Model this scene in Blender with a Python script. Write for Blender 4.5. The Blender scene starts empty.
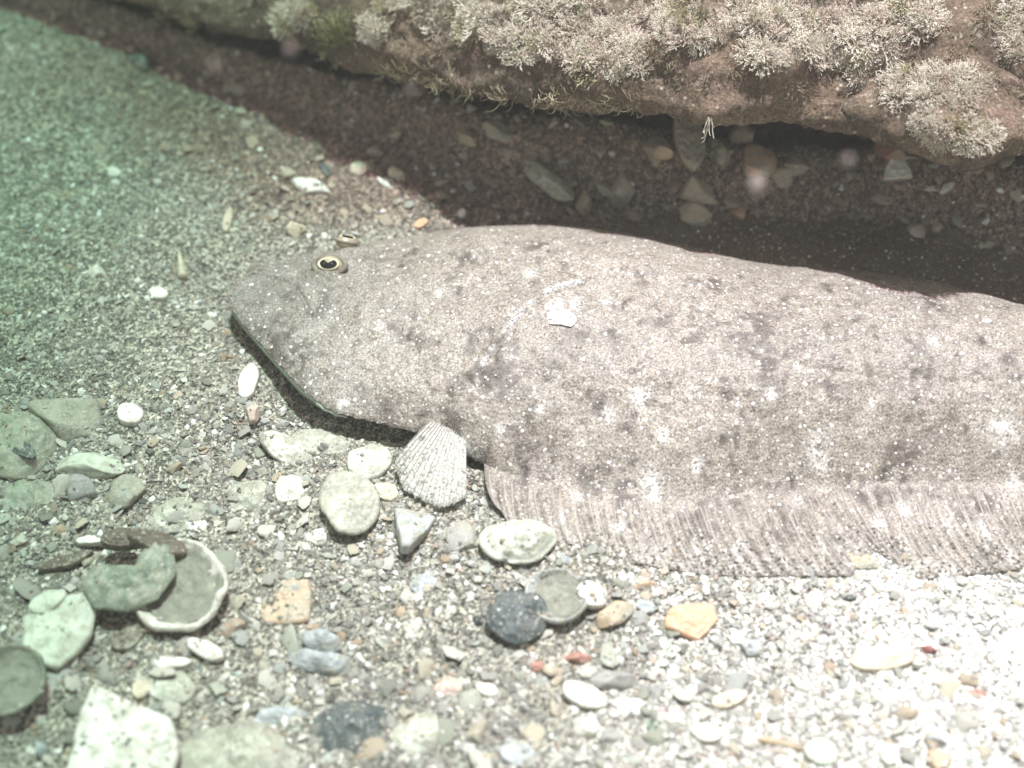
# A flounder lying on shelly gravel beside an overgrown rock ledge, seen by a diver.  Real scale, metres.
import bpy, math, random
import numpy as np
from mathutils import Vector, Matrix, Euler
random.seed(7)
rng = np.random.default_rng(7)
S = bpy.context.scene
COL = S.collection
R = math.radians

# ------------------------------------------------------------------ camera
PITCH, DIST, FPX = R(50), 0.62, 1336.0
cam_d = bpy.data.cameras.new('camera'); cam = bpy.data.objects.new('camera', cam_d); COL.objects.link(cam)
S.camera = cam
CAM = Vector((0, -math.cos(PITCH)*DIST, math.sin(PITCH)*DIST))
cam.location = CAM
cam.rotation_euler = (math.pi/2 - PITCH, 0, 0)
cam_d.sensor_width = 36; cam_d.lens = 36*FPX/1024
cam_d.clip_start = 0.01; cam_d.clip_end = 100
cam_d.dof.use_dof = True; cam_d.dof.focus_distance = 0.60; cam_d.dof.aperture_fstop = 4.2
S.render.resolution_x, S.render.resolution_y = 1024, 768

# ------------------------------------------------------------------ light
SUN_EL, SUN_AZ = R(76), R(12)          # azimuth measured from +Y towards +X
wd = bpy.data.worlds.new('World'); S.world = wd; wd.use_nodes = True
nt = wd.node_tree; nt.nodes.clear()
sky = nt.nodes.new('ShaderNodeTexSky'); sky.sky_type = 'NISHITA'; sky.sun_disc = False
sky.sun_elevation = SUN_EL; sky.sun_rotation = SUN_AZ
filt = nt.nodes.new('ShaderNodeMix'); filt.data_type = 'RGBA'; filt.blend_type = 'MULTIPLY'
filt.inputs[0].default_value = 1.0
filt.inputs[7].default_value = (1.0, 0.71, 0.44, 1)       # warm tint added to the sky light so the shade turns brown
bg = nt.nodes.new('ShaderNodeBackground'); bg.inputs[1].default_value = 0.15
wo = nt.nodes.new('ShaderNodeOutputWorld')
nt.links.new(sky.outputs[0], filt.inputs[6]); nt.links.new(filt.outputs[2], bg.inputs[0]); nt.links.new(bg.outputs[0], wo.inputs[0])

sd = Vector((math.sin(SUN_AZ)*math.cos(SUN_EL), math.cos(SUN_AZ)*math.cos(SUN_EL), math.sin(SUN_EL)))
sun_d = bpy.data.lights.new('sun', 'SUN'); sun_d.energy = 1.5; sun_d.angle = R(0.6); sun_d.color = (0.34, 1.0, 0.73)
sun = bpy.data.objects.new('sun', sun_d); COL.objects.link(sun)
sun.rotation_euler = sd.to_track_quat('Z', 'Y').to_euler(); sun.location = sd*3

# the diver's strobe, held high over the right of the picture along the same line as the sun: its pool of light falls off towards the left
st_d = bpy.data.lights.new('strobe', 'SPOT'); st_d.energy = 1040; st_d.spot_size = R(10.2); st_d.spot_blend = 1.0; st_d.shadow_soft_size = 0.03; st_d.color = (1.0, 0.74, 0.93)
st = bpy.data.objects.new('strobe', st_d); COL.objects.link(st)
aim = Vector((0.165, -0.045, 0)); st.location = aim + sd*5.0; st.rotation_euler = sd.to_track_quat('Z', 'Y').to_euler()

S.view_settings.view_transform = 'Standard'; S.view_settings.look = 'None'
S.view_settings.gamma = 1; S.view_settings.exposure = 1.08
S.render.engine = 'CYCLES'
S.cycles.use_denoising = True
S.cycles.max_bounces = 6; S.cycles.diffuse_bounces = 3; S.cycles.glossy_bounces = 2
S.cycles.transmission_bounces = 3; S.cycles.transparent_max_bounces = 6; S.cycles.volume_bounces = 0
S.cycles.volume_step_rate = 4

# ------------------------------------------------------------------ helpers
RX = np.array([1., 0, 0]); UP = np.array([0, math.sin(PITCH), math.cos(PITCH)]); FW = np.array([0, math.cos(PITCH), -math.sin(PITCH)])
CN = np.array(CAM)
def P(px, py, z=0.0):
    """point of the horizontal plane at height z seen at pixel (px, py)"""
    px = np.asarray(px, float); py = np.asarray(py, float); z = np.asarray(z, float)
    d = FW + ((px-512)/FPX)[..., None]*RX + ((384-py)/FPX)[..., None]*UP
    t = (z - CN[2])/d[..., 2]
    return CN + d*t[..., None]
def mpp(px, py):
    a, b, c = P(px, py), P(px+1, py), P(px, py+1)
    return float(np.linalg.norm(b-a)), float(np.linalg.norm(c-a))

def _h(ix, iy, iz, seed):
    n = (ix.astype(np.int64)*374761393 + iy.astype(np.int64)*668265263 + iz.astype(np.int64)*2147483647 + seed*144269504) & 0xffffffff
    n = ((n ^ (n >> 13))*1274126177) & 0xffffffff
    n = ((n ^ (n >> 16))*2246822519) & 0xffffffff
    return ((n ^ (n >> 15)) & 0xffff)/65535.0
def noise(x, y, z=0.0, seed=0):
    """smooth value noise in -1..1"""
    x = np.asarray(x, float); y = np.asarray(y, float); z = np.asarray(z, float)+np.zeros_like(x)
    ix, iy, iz = np.floor(x), np.floor(y), np.floor(z)
    fx, fy, fz = x-ix, y-iy, z-iz
    fx, fy, fz = [f*f*f*(f*(f*6-15)+10) for f in (fx, fy, fz)]
    ix, iy, iz = ix.astype(np.int64), iy.astype(np.int64), iz.astype(np.int64)
    r = 0
    for a in (0, 1):
        for b in (0, 1):
            for c in (0, 1):
                r = r + _h(ix+a, iy+b, iz+c, seed)*(fx if a else 1-fx)*(fy if b else 1-fy)*(fz if c else 1-fz)
    return r*2-1
def fbm(x, y, z=0.0, seed=0, o=4, g=0.5):
    x = np.asarray(x, float); y = np.asarray(y, float); z = np.asarray(z, float)+np.zeros_like(x)
    r, a, f = 0, 1.0, 1.0
    for k in range(o):
        r = r + a*noise(x*f+k*17.3, y*f-k*9.1, z*f+k*3.7, seed+k); a *= g; f *= 2.03
    return r
def sstep(a, b, x):
    t = np.clip((x-a)/(b-a), 0, 1); return t*t*(3-2*t)

LIP = [(-600, -170, .022), (-300, -118, .024), (-100, -62, .026), (60, -14, .028), (100, -2, .029), (150, 12, .031), (190, 26, .034), (240, 42, .039), (290, 56, .044), (340, 70, .050), (400, 80, .059), (460, 92, .068),
       (520, 100, .074), (580, 108, .078), (640, 114, .083), (700, 122, .087), (760, 126, .084), (820, 137, .079), (870, 139, .078), (930, 134, .084), (1024, 142, .092), (1200, 150, .100), (1600, 150, .100)]
_lt = np.array(LIP, float); _lx = np.linspace(-600, 1600, 300); _LW = P(_lx, np.interp(_lx, _lt[:, 0], _lt[:, 1]), np.interp(_lx, _lt[:, 0], _lt[:, 2]))
def H(x, y):
    """height of the sea bed"""
    x = np.asarray(x, float); y = np.asarray(y, float)
    h = 0.0042*fbm(x*14, y*14, seed=3, o=3) + 0.0010*noise(x*110, y*110, seed=9)
    hh = np.interp(x, _LW[:, 0], _LW[:, 2]); t = (y - np.interp(x, _LW[:, 0], _LW[:, 1]))/hh + 0.05*noise(x*60, y*0, seed=8)
    h = h + (hh*0.39+0.003)*sstep(0.10, 0.54, t) - (0.39*hh+0.048)*sstep(0.60, 0.74, t)       # gravel banked up under the ledge, then the hollow below the rock
    return h - 0.004*sstep(0.0, 0.1, 0.12-np.hypot((x-0.12)/1.6, y-0.0))

def SILT(x, y): return 0.0013*np.clip(fbm(np.asarray(x)*30, np.asarray(y)*30, seed=15, o=4)*1.3, -0.3, 1)
def link(o, parent=None):
    COL.objects.link(o)
    if parent is not None: o.parent = parent
    return o
def np_mesh(name, v, f, mat=None, smooth=True, col=None):
    """mesh from an (n,3) vertex array and an (m,k) face array, all faces with k corners"""
    me = bpy.data.meshes.new(name); v = np.asarray(v, np.float32); f = np.asarray(f, np.int32)
    me.vertices.add(len(v)); me.vertices.foreach_set('co', v.ravel())
    k = f.shape[1]
    me.loops.add(f.size); me.loops.foreach_set('vertex_index', f.ravel())
    me.polygons.add(len(f)); me.polygons.foreach_set('loop_start', np.arange(0, f.size, k, dtype=np.int32))
    me.polygons.foreach_set('loop_total', np.full(len(f), k, np.int32))
    me.update(calc_edges=True)
    me.polygons.foreach_set('use_smooth', np.full(len(f), smooth, bool))
    if col is not None:
        a = me.color_attributes.new('tone', 'FLOAT_COLOR', 'POINT')
        c = np.ones((len(v), 4), np.float32); c[:, :3] = col; a.data.foreach_set('color', c.ravel())
    if mat: me.materials.append(mat)
    return me
def py_mesh(name, v, f, mat=None, smooth=True):
    me = bpy.data.meshes.new(name); me.from_pydata([tuple(p) for p in v], [], [tuple(q) for q in f]); me.update()
    me.polygons.foreach_set('use_smooth', [smooth]*len(me.polygons))
    if mat: me.materials.append(mat)
    return me
def obj(name, me, parent=None, loc=None):
    o = bpy.data.objects.new(name, me)
    if loc is not None: o.location = loc
    return link(o, parent)
def empty(name, loc):
    o = bpy.data.objects.new(name, None); o.location = loc; o.empty_display_size = 0.01
    return link(o)
def tag(o, label=None, cat=None, group=None, kind=None):
    for k, v in (('label', label), ('category', cat), ('group', group), ('kind', kind)):
        if v: o[k] = v
    return o
def grid_faces(n, m, wrap=False):
    """quads of an n x m grid of vertices"""
    i = np.arange(n-1)[:, None]; j = np.arange(m if wrap else m-1)[None, :]; j2 = (j+1) % m
    a = i*m+j; b = i*m+j2; c = (i+1)*m+j2; d = (i+1)*m+j
    return np.stack([a, b, c, d], -1).reshape(-1, 4)

# ------------------------------------------------------------------ materials
def nodes(name):
    m = bpy.data.materials.new(name); m.use_nodes = True; n = m.node_tree.nodes; l = m.node_tree.links
    return m, n, l, n['Principled BSDF']
def tex_noise(n, l, co, scale, detail=4, rough=0.55):
    t = n.new('ShaderNodeTexNoise'); t.inputs['Scale'].default_value = scale; t.inputs['Detail'].default_value = detail
    t.inputs['Roughness'].default_value = rough; l.new(co, t.inputs['Vector']); return t.outputs['Fac']
def ramp(n, l, src, stops):
    r = n.new('ShaderNodeValToRGB'); e = r.color_ramp.elements
    while len(e) < len(stops): e.new(0.5)
    for el, (p, c) in zip(e, stops):
        el.position = p; el.color = (c, c, c, 1) if not hasattr(c, '__len__') else (*c, 1)
    l.new(src, r.inputs[0]); return r.outputs[0]
def mixc(n, l, fac, a, b, mode='MIX'):
    m = n.new('ShaderNodeMix'); m.data_type = 'RGBA'; m.blend_type = mode
    for v, s in ((fac, m.inputs[0]), (a, m.inputs[6]), (b, m.inputs[7])):
        if hasattr(v, 'links') or hasattr(v, 'is_linked'): l.new(v, s)
        elif hasattr(v, '__len__'): s.default_value = (*v, 1)
        else: s.default_value = v
    return m.outputs[2]
def bump(n, l, h, strength, dist, bsdf, prev=None):
    b = n.new('ShaderNodeBump'); b.inputs['Strength'].default_value = strength; b.inputs['Distance'].default_value = dist
    l.new(h, b.inputs['Height'])
    if prev is not None: l.new(prev, b.inputs['Normal'])
    l.new(b.outputs[0], bsdf.inputs['Normal']); return b.outputs[0]
def worley(n, l, co, scale, feature='F1'):
    v = n.new('ShaderNodeTexVoronoi'); v.feature = feature; v.inputs['Scale'].default_value = scale; l.new(co, v.inputs['Vector']); return v

_shell = {}
def shell_mat(c1, c2, dirt=0.45, rough=0.55, dirtc=(0.23, 0.22, 0.17)):
    key = (c1, c2, dirt, rough)
    if key in _shell: return _shell[key]
    m, n, l, b = nodes('shell_surface'); tc = n.new('ShaderNodeTexCoord'); co = tc.outputs['Object']
    base = mixc(n, l, ramp(n, l, tex_noise(n, l, co, 120), [(0.35, 0.0), (0.65, 1.0)]), c1, c2)
    d = ramp(n, l, tex_noise(n, l, co, 210, 7, 0.75), [(0.62-dirt*0.35, 0.0), (0.72-dirt*0.25, 1.0)])
    base = mixc(n, l, d, base, mixc(n, l, tex_noise(n, l, co, 1500), dirtc, tuple(min(1, x*1.9) for x in dirtc)))
    sg = worley(n, l, co, 800); silt = mixc(n, l, ramp(n, l, sg.outputs['Color'], [(0.1, 0.0), (0.9, 1.0)]), (0.17, 0.165, 0.13), (0.40, 0.39, 0.33))
    sm = ramp(n, l, tex_noise(n, l, co, 75, 7, 0.75), [(0.66-dirt*0.30, 0.0), (0.74-dirt*0.22, 0.9)])
    base = mixc(n, l, sm, base, silt)
    w = worley(n, l, co, 700)
    base = mixc(n, l, ramp(n, l, w.outputs['Distance'], [(0.10, 1.0), (0.22, 0.0)]), base, (0.62, 0.6, 0.52))
    l.new(base, b.inputs['Base Color']); b.inputs['Roughness'].default_value = rough
    h = bump(n, l, tex_noise(n, l, co, 500, 6, 0.7), 0.6, 0.0006, b)
    _shell[key] = m; return m

def tone_mat(name, rough=0.8, scale=900, amp=0.35, bumpd=0.0004):
    """colour comes with the grain itself, plus fine relief"""
    m, n, l, b = nodes(name); tc = n.new('ShaderNodeTexCoord'); co = tc.outputs['Object']
    a = n.new('ShaderNodeAttribute'); a.attribute_name = 'tone'
    f = ramp(n, l, tex_noise(n, l, co, scale, 3), [(0.3, 1-amp), (0.7, 1.0)])
    l.new(mixc(n, l, 1.0, a.outputs['Color'], f, 'MULTIPLY'), b.inputs['Base Color'])
    b.inputs['Roughness'].default_value = rough; bump(n, l, tex_noise(n, l, co, scale*1.4, 3), 0.5, bumpd, b)
    return m
M_grain = tone_mat('gravel_grain', amp=0.2); M_silt = tone_mat('silt', 0.9, 1300, 0.4, 0.0006)

def seabed_mat():
    m, n, l, b = nodes('shelly_sand'); tc = n.new('ShaderNodeTexCoord'); co = tc.outputs['Object']
    a = n.new('ShaderNodeAttribute'); a.attribute_name = 'tone'
    v = worley(n, l, co, 900); v2 = worley(n, l, co, 520)
    g = ramp(n, l, v.outputs['Color'], [(0.15, 0.35), (0.5, 0.9), (0.85, 1.9)])
    g2 = ramp(n, l, v2.outputs['Color'], [(0.2, 0.55), (0.8, 1.5)])
    c = mixc(n, l, 1.0, a.outputs['Color'], g, 'MULTIPLY'); c = mixc(n, l, 1.0, c, g2, 'MULTIPLY')
    l.new(c, b.inputs['Base Color']); b.inputs['Roughness'].default_value = 0.9
    p = bump(n, l, v.outputs['Distance'], 0.8, 0.0010, b); bump(n, l, v2.outputs['Distance'], 0.6, 0.0014, b, p)
    return m
M_bed = seabed_mat()

def rock_mat():
    m, n, l, b = nodes('overgrown_rock'); tc = n.new('ShaderNodeTexCoord'); co = tc.outputs['Object']
    c = mixc(n, l, ramp(n, l, tex_noise(n, l, co, 28, 6, 0.6), [(0.38, 0.0), (0.62, 1.0)]), (0.075, 0.053, 0.034), (0.20, 0.14, 0.095))
    c = mixc(n, l, ramp(n, l, tex_noise(n, l, co, 42, 5, 0.6), [(0.56, 0.0), (0.68, 0.6)]), c, (0.24, 0.15, 0.125))
    c = mixc(n, l, ramp(n, l, tex_noise(n, l, co, 170, 7, 0.75), [(0.56, 0.0), (0.68, 0.9)]), c, (0.36, 0.31, 0.23))
    c = mixc(n, l, ramp(n, l, tex_noise(n, l, co, 330, 7, 0.8), [(0.30, 0.8), (0.44, 0.0)]), c, (0.05, 0.045, 0.03))
    a = n.new('ShaderNodeAttribute'); a.attribute_name = 'tone'                    # where pale crust grows
    cr = mixc(n, l, tex_noise(n, l, co, 90, 6, 0.7), (0.62, 0.55, 0.44), (0.44, 0.33, 0.29)); cr = mixc(n, l, ramp(n, l, tex_noise(n, l, co, 420, 5, 0.8), [(0.36, 0.9), (0.52, 0.0)]), cr, (0.16, 0.125, 0.085))
    c = mixc(n, l, a.outputs['Fac'], c, cr)
    c = mixc(n, l, 1.0, c, ramp(n, l, tex_noise(n, l, co, 650, 5, 0.8), [(0.36, 0.45), (0.5, 1.0), (0.64, 1.7)]), 'MULTIPLY')
    vb = worley(n, l, co, 240); kb = ramp(n, l, vb.outputs['Color'], [(0.62, 0.0), (0.68, 1.0)])
    c = mixc(n, l, mixc(n, l, 1.0, ramp(n, l, vb.outputs['Distance'], [(0.12, 0.8), (0.26, 0.0)]), kb, 'MULTIPLY'), c, (0.60, 0.54, 0.44))
    l.new(c, b.inputs['Base Color']); b.inputs['Roughness'].default_value = 0.9
    p = bump(n, l, tex_noise(n, l, co, 150, 8, 0.7), 0.9, 0.004, b); bump(n, l, tex_noise(n, l, co, 700, 4, 0.7), 0.7, 0.001, b, p)
    return m
M_rock = rock_mat()

def plain(name, c, rough=0.7, c2=None, scale=300, alpha=None, trans=0.0):
    m, n, l, b = nodes(name); tc = n.new('ShaderNodeTexCoord'); co = tc.outputs['Object']
    l.new(mixc(n, l, tex_noise(n, l, co, scale, 5, 0.65), c, c2 or tuple(x*0.6 for x in c)), b.inputs['Base Color'])
    b.inputs['Roughness'].default_value = rough
    if trans: b.inputs['Transmission Weight'].default_value = trans
    return m
M_algae = plain('pale_algae', (0.80, 0.75, 0.66), 0.85, (0.50, 0.44, 0.34), 220)
M_fringe = plain('brown_hydroid', (0.50, 0.43, 0.30), 0.85, (0.30, 0.25, 0.16), 200)
M_green = plain('green_algae', (0.24, 0.24, 0.10), 0.7, (0.15, 0.14, 0.06), 200)

def skin_mat(name, rough=0.5, dots=1.0):
    m, n, l, b = nodes(name); tc = n.new('ShaderNodeTexCoord'); co = tc.outputs['Object']
    a = n.new('ShaderNodeAttribute'); a.attribute_name = 'tone'
    c = a.outputs['Color']
    c = mixc(n, l, 1.0, c, ramp(n, l, tex_noise(n, l, co, 1100, 4, 0.8), [(0.34, 0.30), (0.5, 0.95), (0.66, 1.85)]), 'MULTIPLY')
    v = worley(n, l, co, 520)                                                         # dark pepper specks
    keep = ramp(n, l, v.outputs['Color'], [(0.36, 0.0), (0.46, 1.0)])
    fac = mixc(n, l, 1.0, ramp(n, l, v.outputs['Distance'], [(0.20, 0.85), (0.36, 0.0)]), keep, 'MULTIPLY')
    c = mixc(n, l, fac, c, (0.12, 0.10, 0.085))
    v4 = worley(n, l, co, 150); keep4 = ramp(n, l, v4.outputs['Color'], [(0.40, 0.0), (0.48, 1.0)])      # little dark rings
    wob = ramp(n, l, tex_noise(n, l, co, 900, 3), [(0.40, 0.0), (0.55, 1.0)])
    fac4 = mixc(n, l, 1.0, ramp(n, l, v4.outputs['Distance'], [(0.08, 0.1), (0.17, 0.85), (0.24, 0.85), (0.36, 0.0)]), mixc(n, l, 1.0, keep4, wob, 'MULTIPLY'), 'MULTIPLY')
    c = mixc(n, l, fac4, c, (0.10, 0.08, 0.065))
    v2 = worley(n, l, co, 230)                                                        # small white dots
    keep2 = ramp(n, l, v2.outputs['Color'], [(0.36, 0.0), (0.46, 1.0)])
    fac2 = mixc(n, l, 1.0, ramp(n, l, v2.outputs['Distance'], [(0.10, 0.95), (0.20, 0.0)]), keep2, 'MULTIPLY')
    c = mixc(n, l, fac2, c, (0.82, 0.80, 0.76))
    v3 = worley(n, l, co, 420)
    keep3 = ramp(n, l, v3.outputs['Color'], [(0.5, 0.0), (0.6, 1.0)])
    fac3 = mixc(n, l, 1.0, ramp(n, l, v3.outputs['Distance'], [(0.12, 0.7), (0.25, 0.0)]), keep3, 'MULTIPLY')
    c = mixc(n, l, fac3, c, (0.70, 0.68, 0.64))
    l.new(c, b.inputs['Base Color']); b.inputs['Roughness'].default_value = rough
    p = bump(n, l, v.outputs['Distance'], 0.35, 0.0006, b); bump(n, l, tex_noise(n, l, co, 160, 6, 0.7), 0.6, 0.0016, b, p)
    return m
M_skin = skin_mat('flounder_skin')

# ------------------------------------------------------------------ sea bed
def bed_tone(x, y):
    """tone of the sediment: brown silt under the ledge, pale shell hash at the right, painted light in both"""
    x = np.asarray(x); y = np.asarray(y)
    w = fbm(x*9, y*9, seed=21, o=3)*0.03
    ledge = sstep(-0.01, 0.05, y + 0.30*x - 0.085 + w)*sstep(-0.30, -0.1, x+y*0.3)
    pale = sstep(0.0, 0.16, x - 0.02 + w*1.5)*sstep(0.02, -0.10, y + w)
    base = np.array([0.235, 0.222, 0.18]); br = np.array([0.19, 0.14, 0.11]); pl = np.array([0.50, 0.475, 0.435])  # br also paints in the shade's warmth, pl the strobe's glare
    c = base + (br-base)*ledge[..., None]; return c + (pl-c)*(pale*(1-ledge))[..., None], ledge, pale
def axis(lo, hi, step, far, grow=1.25):
    a = list(np.arange(lo, hi, step)); d = step; x = a[-1]
    while x < far: d *= grow; x += d; a.append(x)
    d = step; x = a[0]; pre = []
    while x > -far: d *= grow; x -= d; pre.append(x)
    return np.array(pre[::-1]+a)
xs, ys = axis(-0.34, 0.36, 0.0022, 3.0), axis(-0.22, 0.42, 0.0022, 3.0)
X, Y = np.meshgrid(xs, ys, indexing='ij')
Z = H(X, Y) + 0.0009*noise(X*420, Y*420, seed=5) + SILT(X, Y)   # drifts of silt between the gravel
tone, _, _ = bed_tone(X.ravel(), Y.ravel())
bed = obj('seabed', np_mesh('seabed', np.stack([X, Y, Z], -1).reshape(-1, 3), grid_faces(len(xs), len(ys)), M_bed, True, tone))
tag(bed, kind='structure')

# ------------------------------------------------------------------ flounder: outlines
def curve(tab, n_px):
    t = np.array(tab, float); return np.interp(n_px, t[:, 0], t[:, 1])
def smooth(a, k=9):
    p = np.pad(a, k//2, mode='edge'); return np.convolve(p, np.ones(k)/k, 'valid')
L_TAB = [(229, 304), (238, 318), (250, 333), (275, 360), (300, 388), (312, 402), (325, 411), (350, 417), (385, 424), (405, 431), (440, 440), (465, 452), (485, 470), (520, 479), (600, 491), (700, 500), (800, 488), (900, 482), (1024, 484), (1150, 474), (1300, 445), (1420, 418)]
U_TAB = [(229, 302), (234, 291), (244, 280), (256, 270), (275, 262), (300, 257), (345, 252), (420, 238), (480, 231), (560, 229), (640, 240), (700, 257), (760, 271), (820, 276), (880, 279), (950, 292), (1024, 313), (1150, 340), (1300, 360), (1420, 372)]
T_TAB = [(229, .0150), (240, .0172), (256, .019), (300, .0215), (400, .027), (520, .033), (700, .035), (900, .033), (1100, .028), (1300, .017), (1420, .011)]
EL_TAB = [(229, .014), (300, .015), (340, .0125), (400, .011), (450, .007), (520, .004), (1420, .004)]
def snout_spacing(n):
    s = np.linspace(0, 1, n); return 229 + (1420-229)*(0.06*s + 0.94*s**1.18)
NU, NV = 720, 300
U = snout_spacing(NU); U[0] = 229.0
Ly, Uy, T, EL = [smooth(curve(t, U), 41) for t in (L_TAB, U_TAB, T_TAB, EL_TAB)]
Ly += (0.9*noise(U*0.16, U*0, seed=71)+0.5*noise(U*0.45, U*0, seed=72))*sstep(232, 250, U)
for a_, t_ in ((Ly, L_TAB), (Uy, U_TAB)):
    w_ = sstep(234, 246, U); a_[:] = a_*w_ + curve(t_, U)*(1-w_)
Ly[0] = Uy[0] = 303
EU = np.full(NU, 0.005) + 0.004*np.exp(-((U-300)/50)**2)
LP, UP_ = P(U, Ly, EL), P(U, Uy, EU)
V = np.sin(np.linspace(-1, 1, NV)*math.pi/2)
w = (V+1)/2
BX = LP[:, None, 0]*(1-w) + UP_[:, None, 0]*w; BY = LP[:, None, 1]*(1-w) + UP_[:, None, 1]*w
ZE = EL[:, None]*(1-w) + EU[:, None]*w
hd = sstep(470, 560, U)[:, None]; dome = (1-np.abs(V)**2.2)**(np.where(V < 0, 0.66, 0.60)[None, :] + np.where(V < 0, 0.70, 0.0)[None, :]*hd)
Tz = np.maximum(T[:, None], ZE+0.0005)
BZ = ZE + (Tz-ZE)*dome

# ---- relief of the head and trunk, laid out on the animal itself
def seg_dist(x, y, pts):
    """distance to a polyline and the side (sign) of it"""
    best = np.full(x.shape, 1e9); side = np.zeros(x.shape)
    for (ax, ay), (bx, by) in zip(pts[:-1], pts[1:]):
        dx, dy = bx-ax, by-ay; L2 = dx*dx+dy*dy
        t = np.clip(((x-ax)*dx+(y-ay)*dy)/L2, 0, 1); qx, qy = ax+t*dx, ay+t*dy
        d = np.hypot(x-qx, y-qy); s = np.sign((x-ax)*dy-(y-ay)*dx)
        side = np.where(d < best, s, side); best = np.minimum(best, d)
    return best, side
def W(pts, z): return [tuple(P(px, py, z)[:2]) for px, py in pts]
def smooth_poly(pts, n=8):
    pts = [np.array(p) for p in pts]; out = []
    ext = [2*pts[0]-pts[1]]+pts+[2*pts[-1]-pts[-2]]
    for i in range(1, len(ext)-2):
        a, b, c, d = ext[i-1:i+3]
        for k in range(n):
            t = k/n; out.append(tuple(0.5*((2*b)+(c-a)*t+(2*a-5*b+4*c-d)*t*t+(3*b-a-3*c+d)*t**3)))
    return out+[tuple(pts[-1])]
MOUTH = smooth_poly(W([(240, 276), (254, 272), (272, 278), (290, 287), (303, 302), (312, 322)], .018))
GILL = smooth_poly(W([(486, 364), (508, 338), (532, 314), (556, 298), (580, 291)], .028))
PREOP = smooth_poly(W([(352, 398), (388, 372), (410, 332), (412, 296)], .024))
LATERAL = smooth_poly(W([(560, 300), (600, 286), (640, 288), (690, 316), (740, 345), (830, 365), (960, 372), (1150, 370), (1400, 362)], .034))
EYE1 = P(331, 270, .021); EYE2 = P(348, 250, .0165)
def relief(x, y):
    z = np.zeros(x.shape)
    d, s = seg_dist(x, y, MOUTH); z -= 0.0013*np.exp(-(d/0.0010)**2); z += 0.0008*np.exp(-((d-0.003)/0.0022)**2)*(s > 0)
    d, s = seg_dist(x, y, GILL); gf = sstep(-0.03, 0.0, y); z -= 0.0010*np.exp(-(d/0.0013)**2)*gf; z += 0.0010*np.exp(-(d/0.006)**2)*(s < 0)*gf
    d, s = seg_dist(x, y, PREOP); z -= 0.0007*np.exp(-(d/0.002)**2)
    d, s = seg_dist(x, y, LATERAL); z -= 0.0006*np.exp(-(d/0.0015)**2)
    d = np.hypot(x-EYE1[0], (y-EYE1[1])*0.9); z += 0.0054*np.exp(-(d/0.0085)**2) - 0.0030*np.exp(-(d/0.0033)**2)
    d = np.hypot(x-EYE2[0], (y-EYE2[1])); z += 0.0040*np.exp(-(d/0.0070)**2)
    z += 0.0011*fbm(x*60, y*60, seed=31, o=3) + 0.0004*fbm(x*260, y*260, seed=32, o=2)
    return z
edge_fade = (1-np.abs(V)**6)
BZ = BZ + relief(BX, BY)*edge_fade

def surf_z(x, y):
    i = np.argmin((BX-x)**2+(BY-y)**2); return float(BZ.ravel()[i])
# ---- own pattern of the skin
WHITE = [(555, 321, 8), (574, 318, 6), (604, 314, 4.5), (640, 398, 8), (655, 461, 10), (825, 438, 10), (1005, 418, 12), (578, 470, 5), (462, 433, 9), (341, 391, 6), (803, 476, 6), (1012, 480, 8), (690, 395, 5), (795, 378, 5),
         (740, 545, 6), (822, 547, 6), (950, 520, 6), (905, 505, 6), (700, 545, 6), (560, 520, 5), (620, 525, 6), (880, 520, 6), (985, 525, 7), (1015, 545, 6), (530, 285, 5), (440, 300, 4), (380, 330, 4), (345, 420, 4),
         (610, 408, 5), (665, 425, 6), (700, 448, 5), (770, 400, 5), (870, 400, 5), (930, 355, 5), (985, 330, 5), (1090, 400, 8), (1160, 350, 7), (1230, 380, 7), (540, 405, 4), (500, 420, 4)]
DARK = [(495, 375, 16), (478, 372, 10), (522, 440, 13), (592, 457, 10), (737, 438, 12), (752, 352, 18), (765, 385, 9), (915, 440, 12), (910, 378, 8), (826, 388, 8), (1003, 372, 7), (866, 462, 8), (862, 492, 9), (786, 516, 11),
        (692, 522, 9), (965, 497, 11), (996, 546, 7), (905, 548, 7), (640, 290, 6), (272, 332, 12), (292, 350, 15), (411, 340, 9), (470, 350, 6), (612, 345, 7), (630, 470, 9), (550, 480, 7), (600, 400, 7), (690, 350, 7),
        (850, 330, 9), (930, 320, 8), (700, 300, 8), (660, 330, 7), (540, 255, 9), (470, 262, 9), (400, 270, 8), (320, 305, 9), (445, 410, 9), (385, 395, 8), (840, 560, 9), (700, 560, 8), (1100, 350, 10), (1180, 430, 10), (1280, 360, 9), (560, 300, 6)]
_fr = random.Random(5); FLECKS = [(_fr.uniform(250, 1040), _fr.uniform(245, 560), _fr.uniform(2.2, 4.5)) for _ in range(150)]
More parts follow.
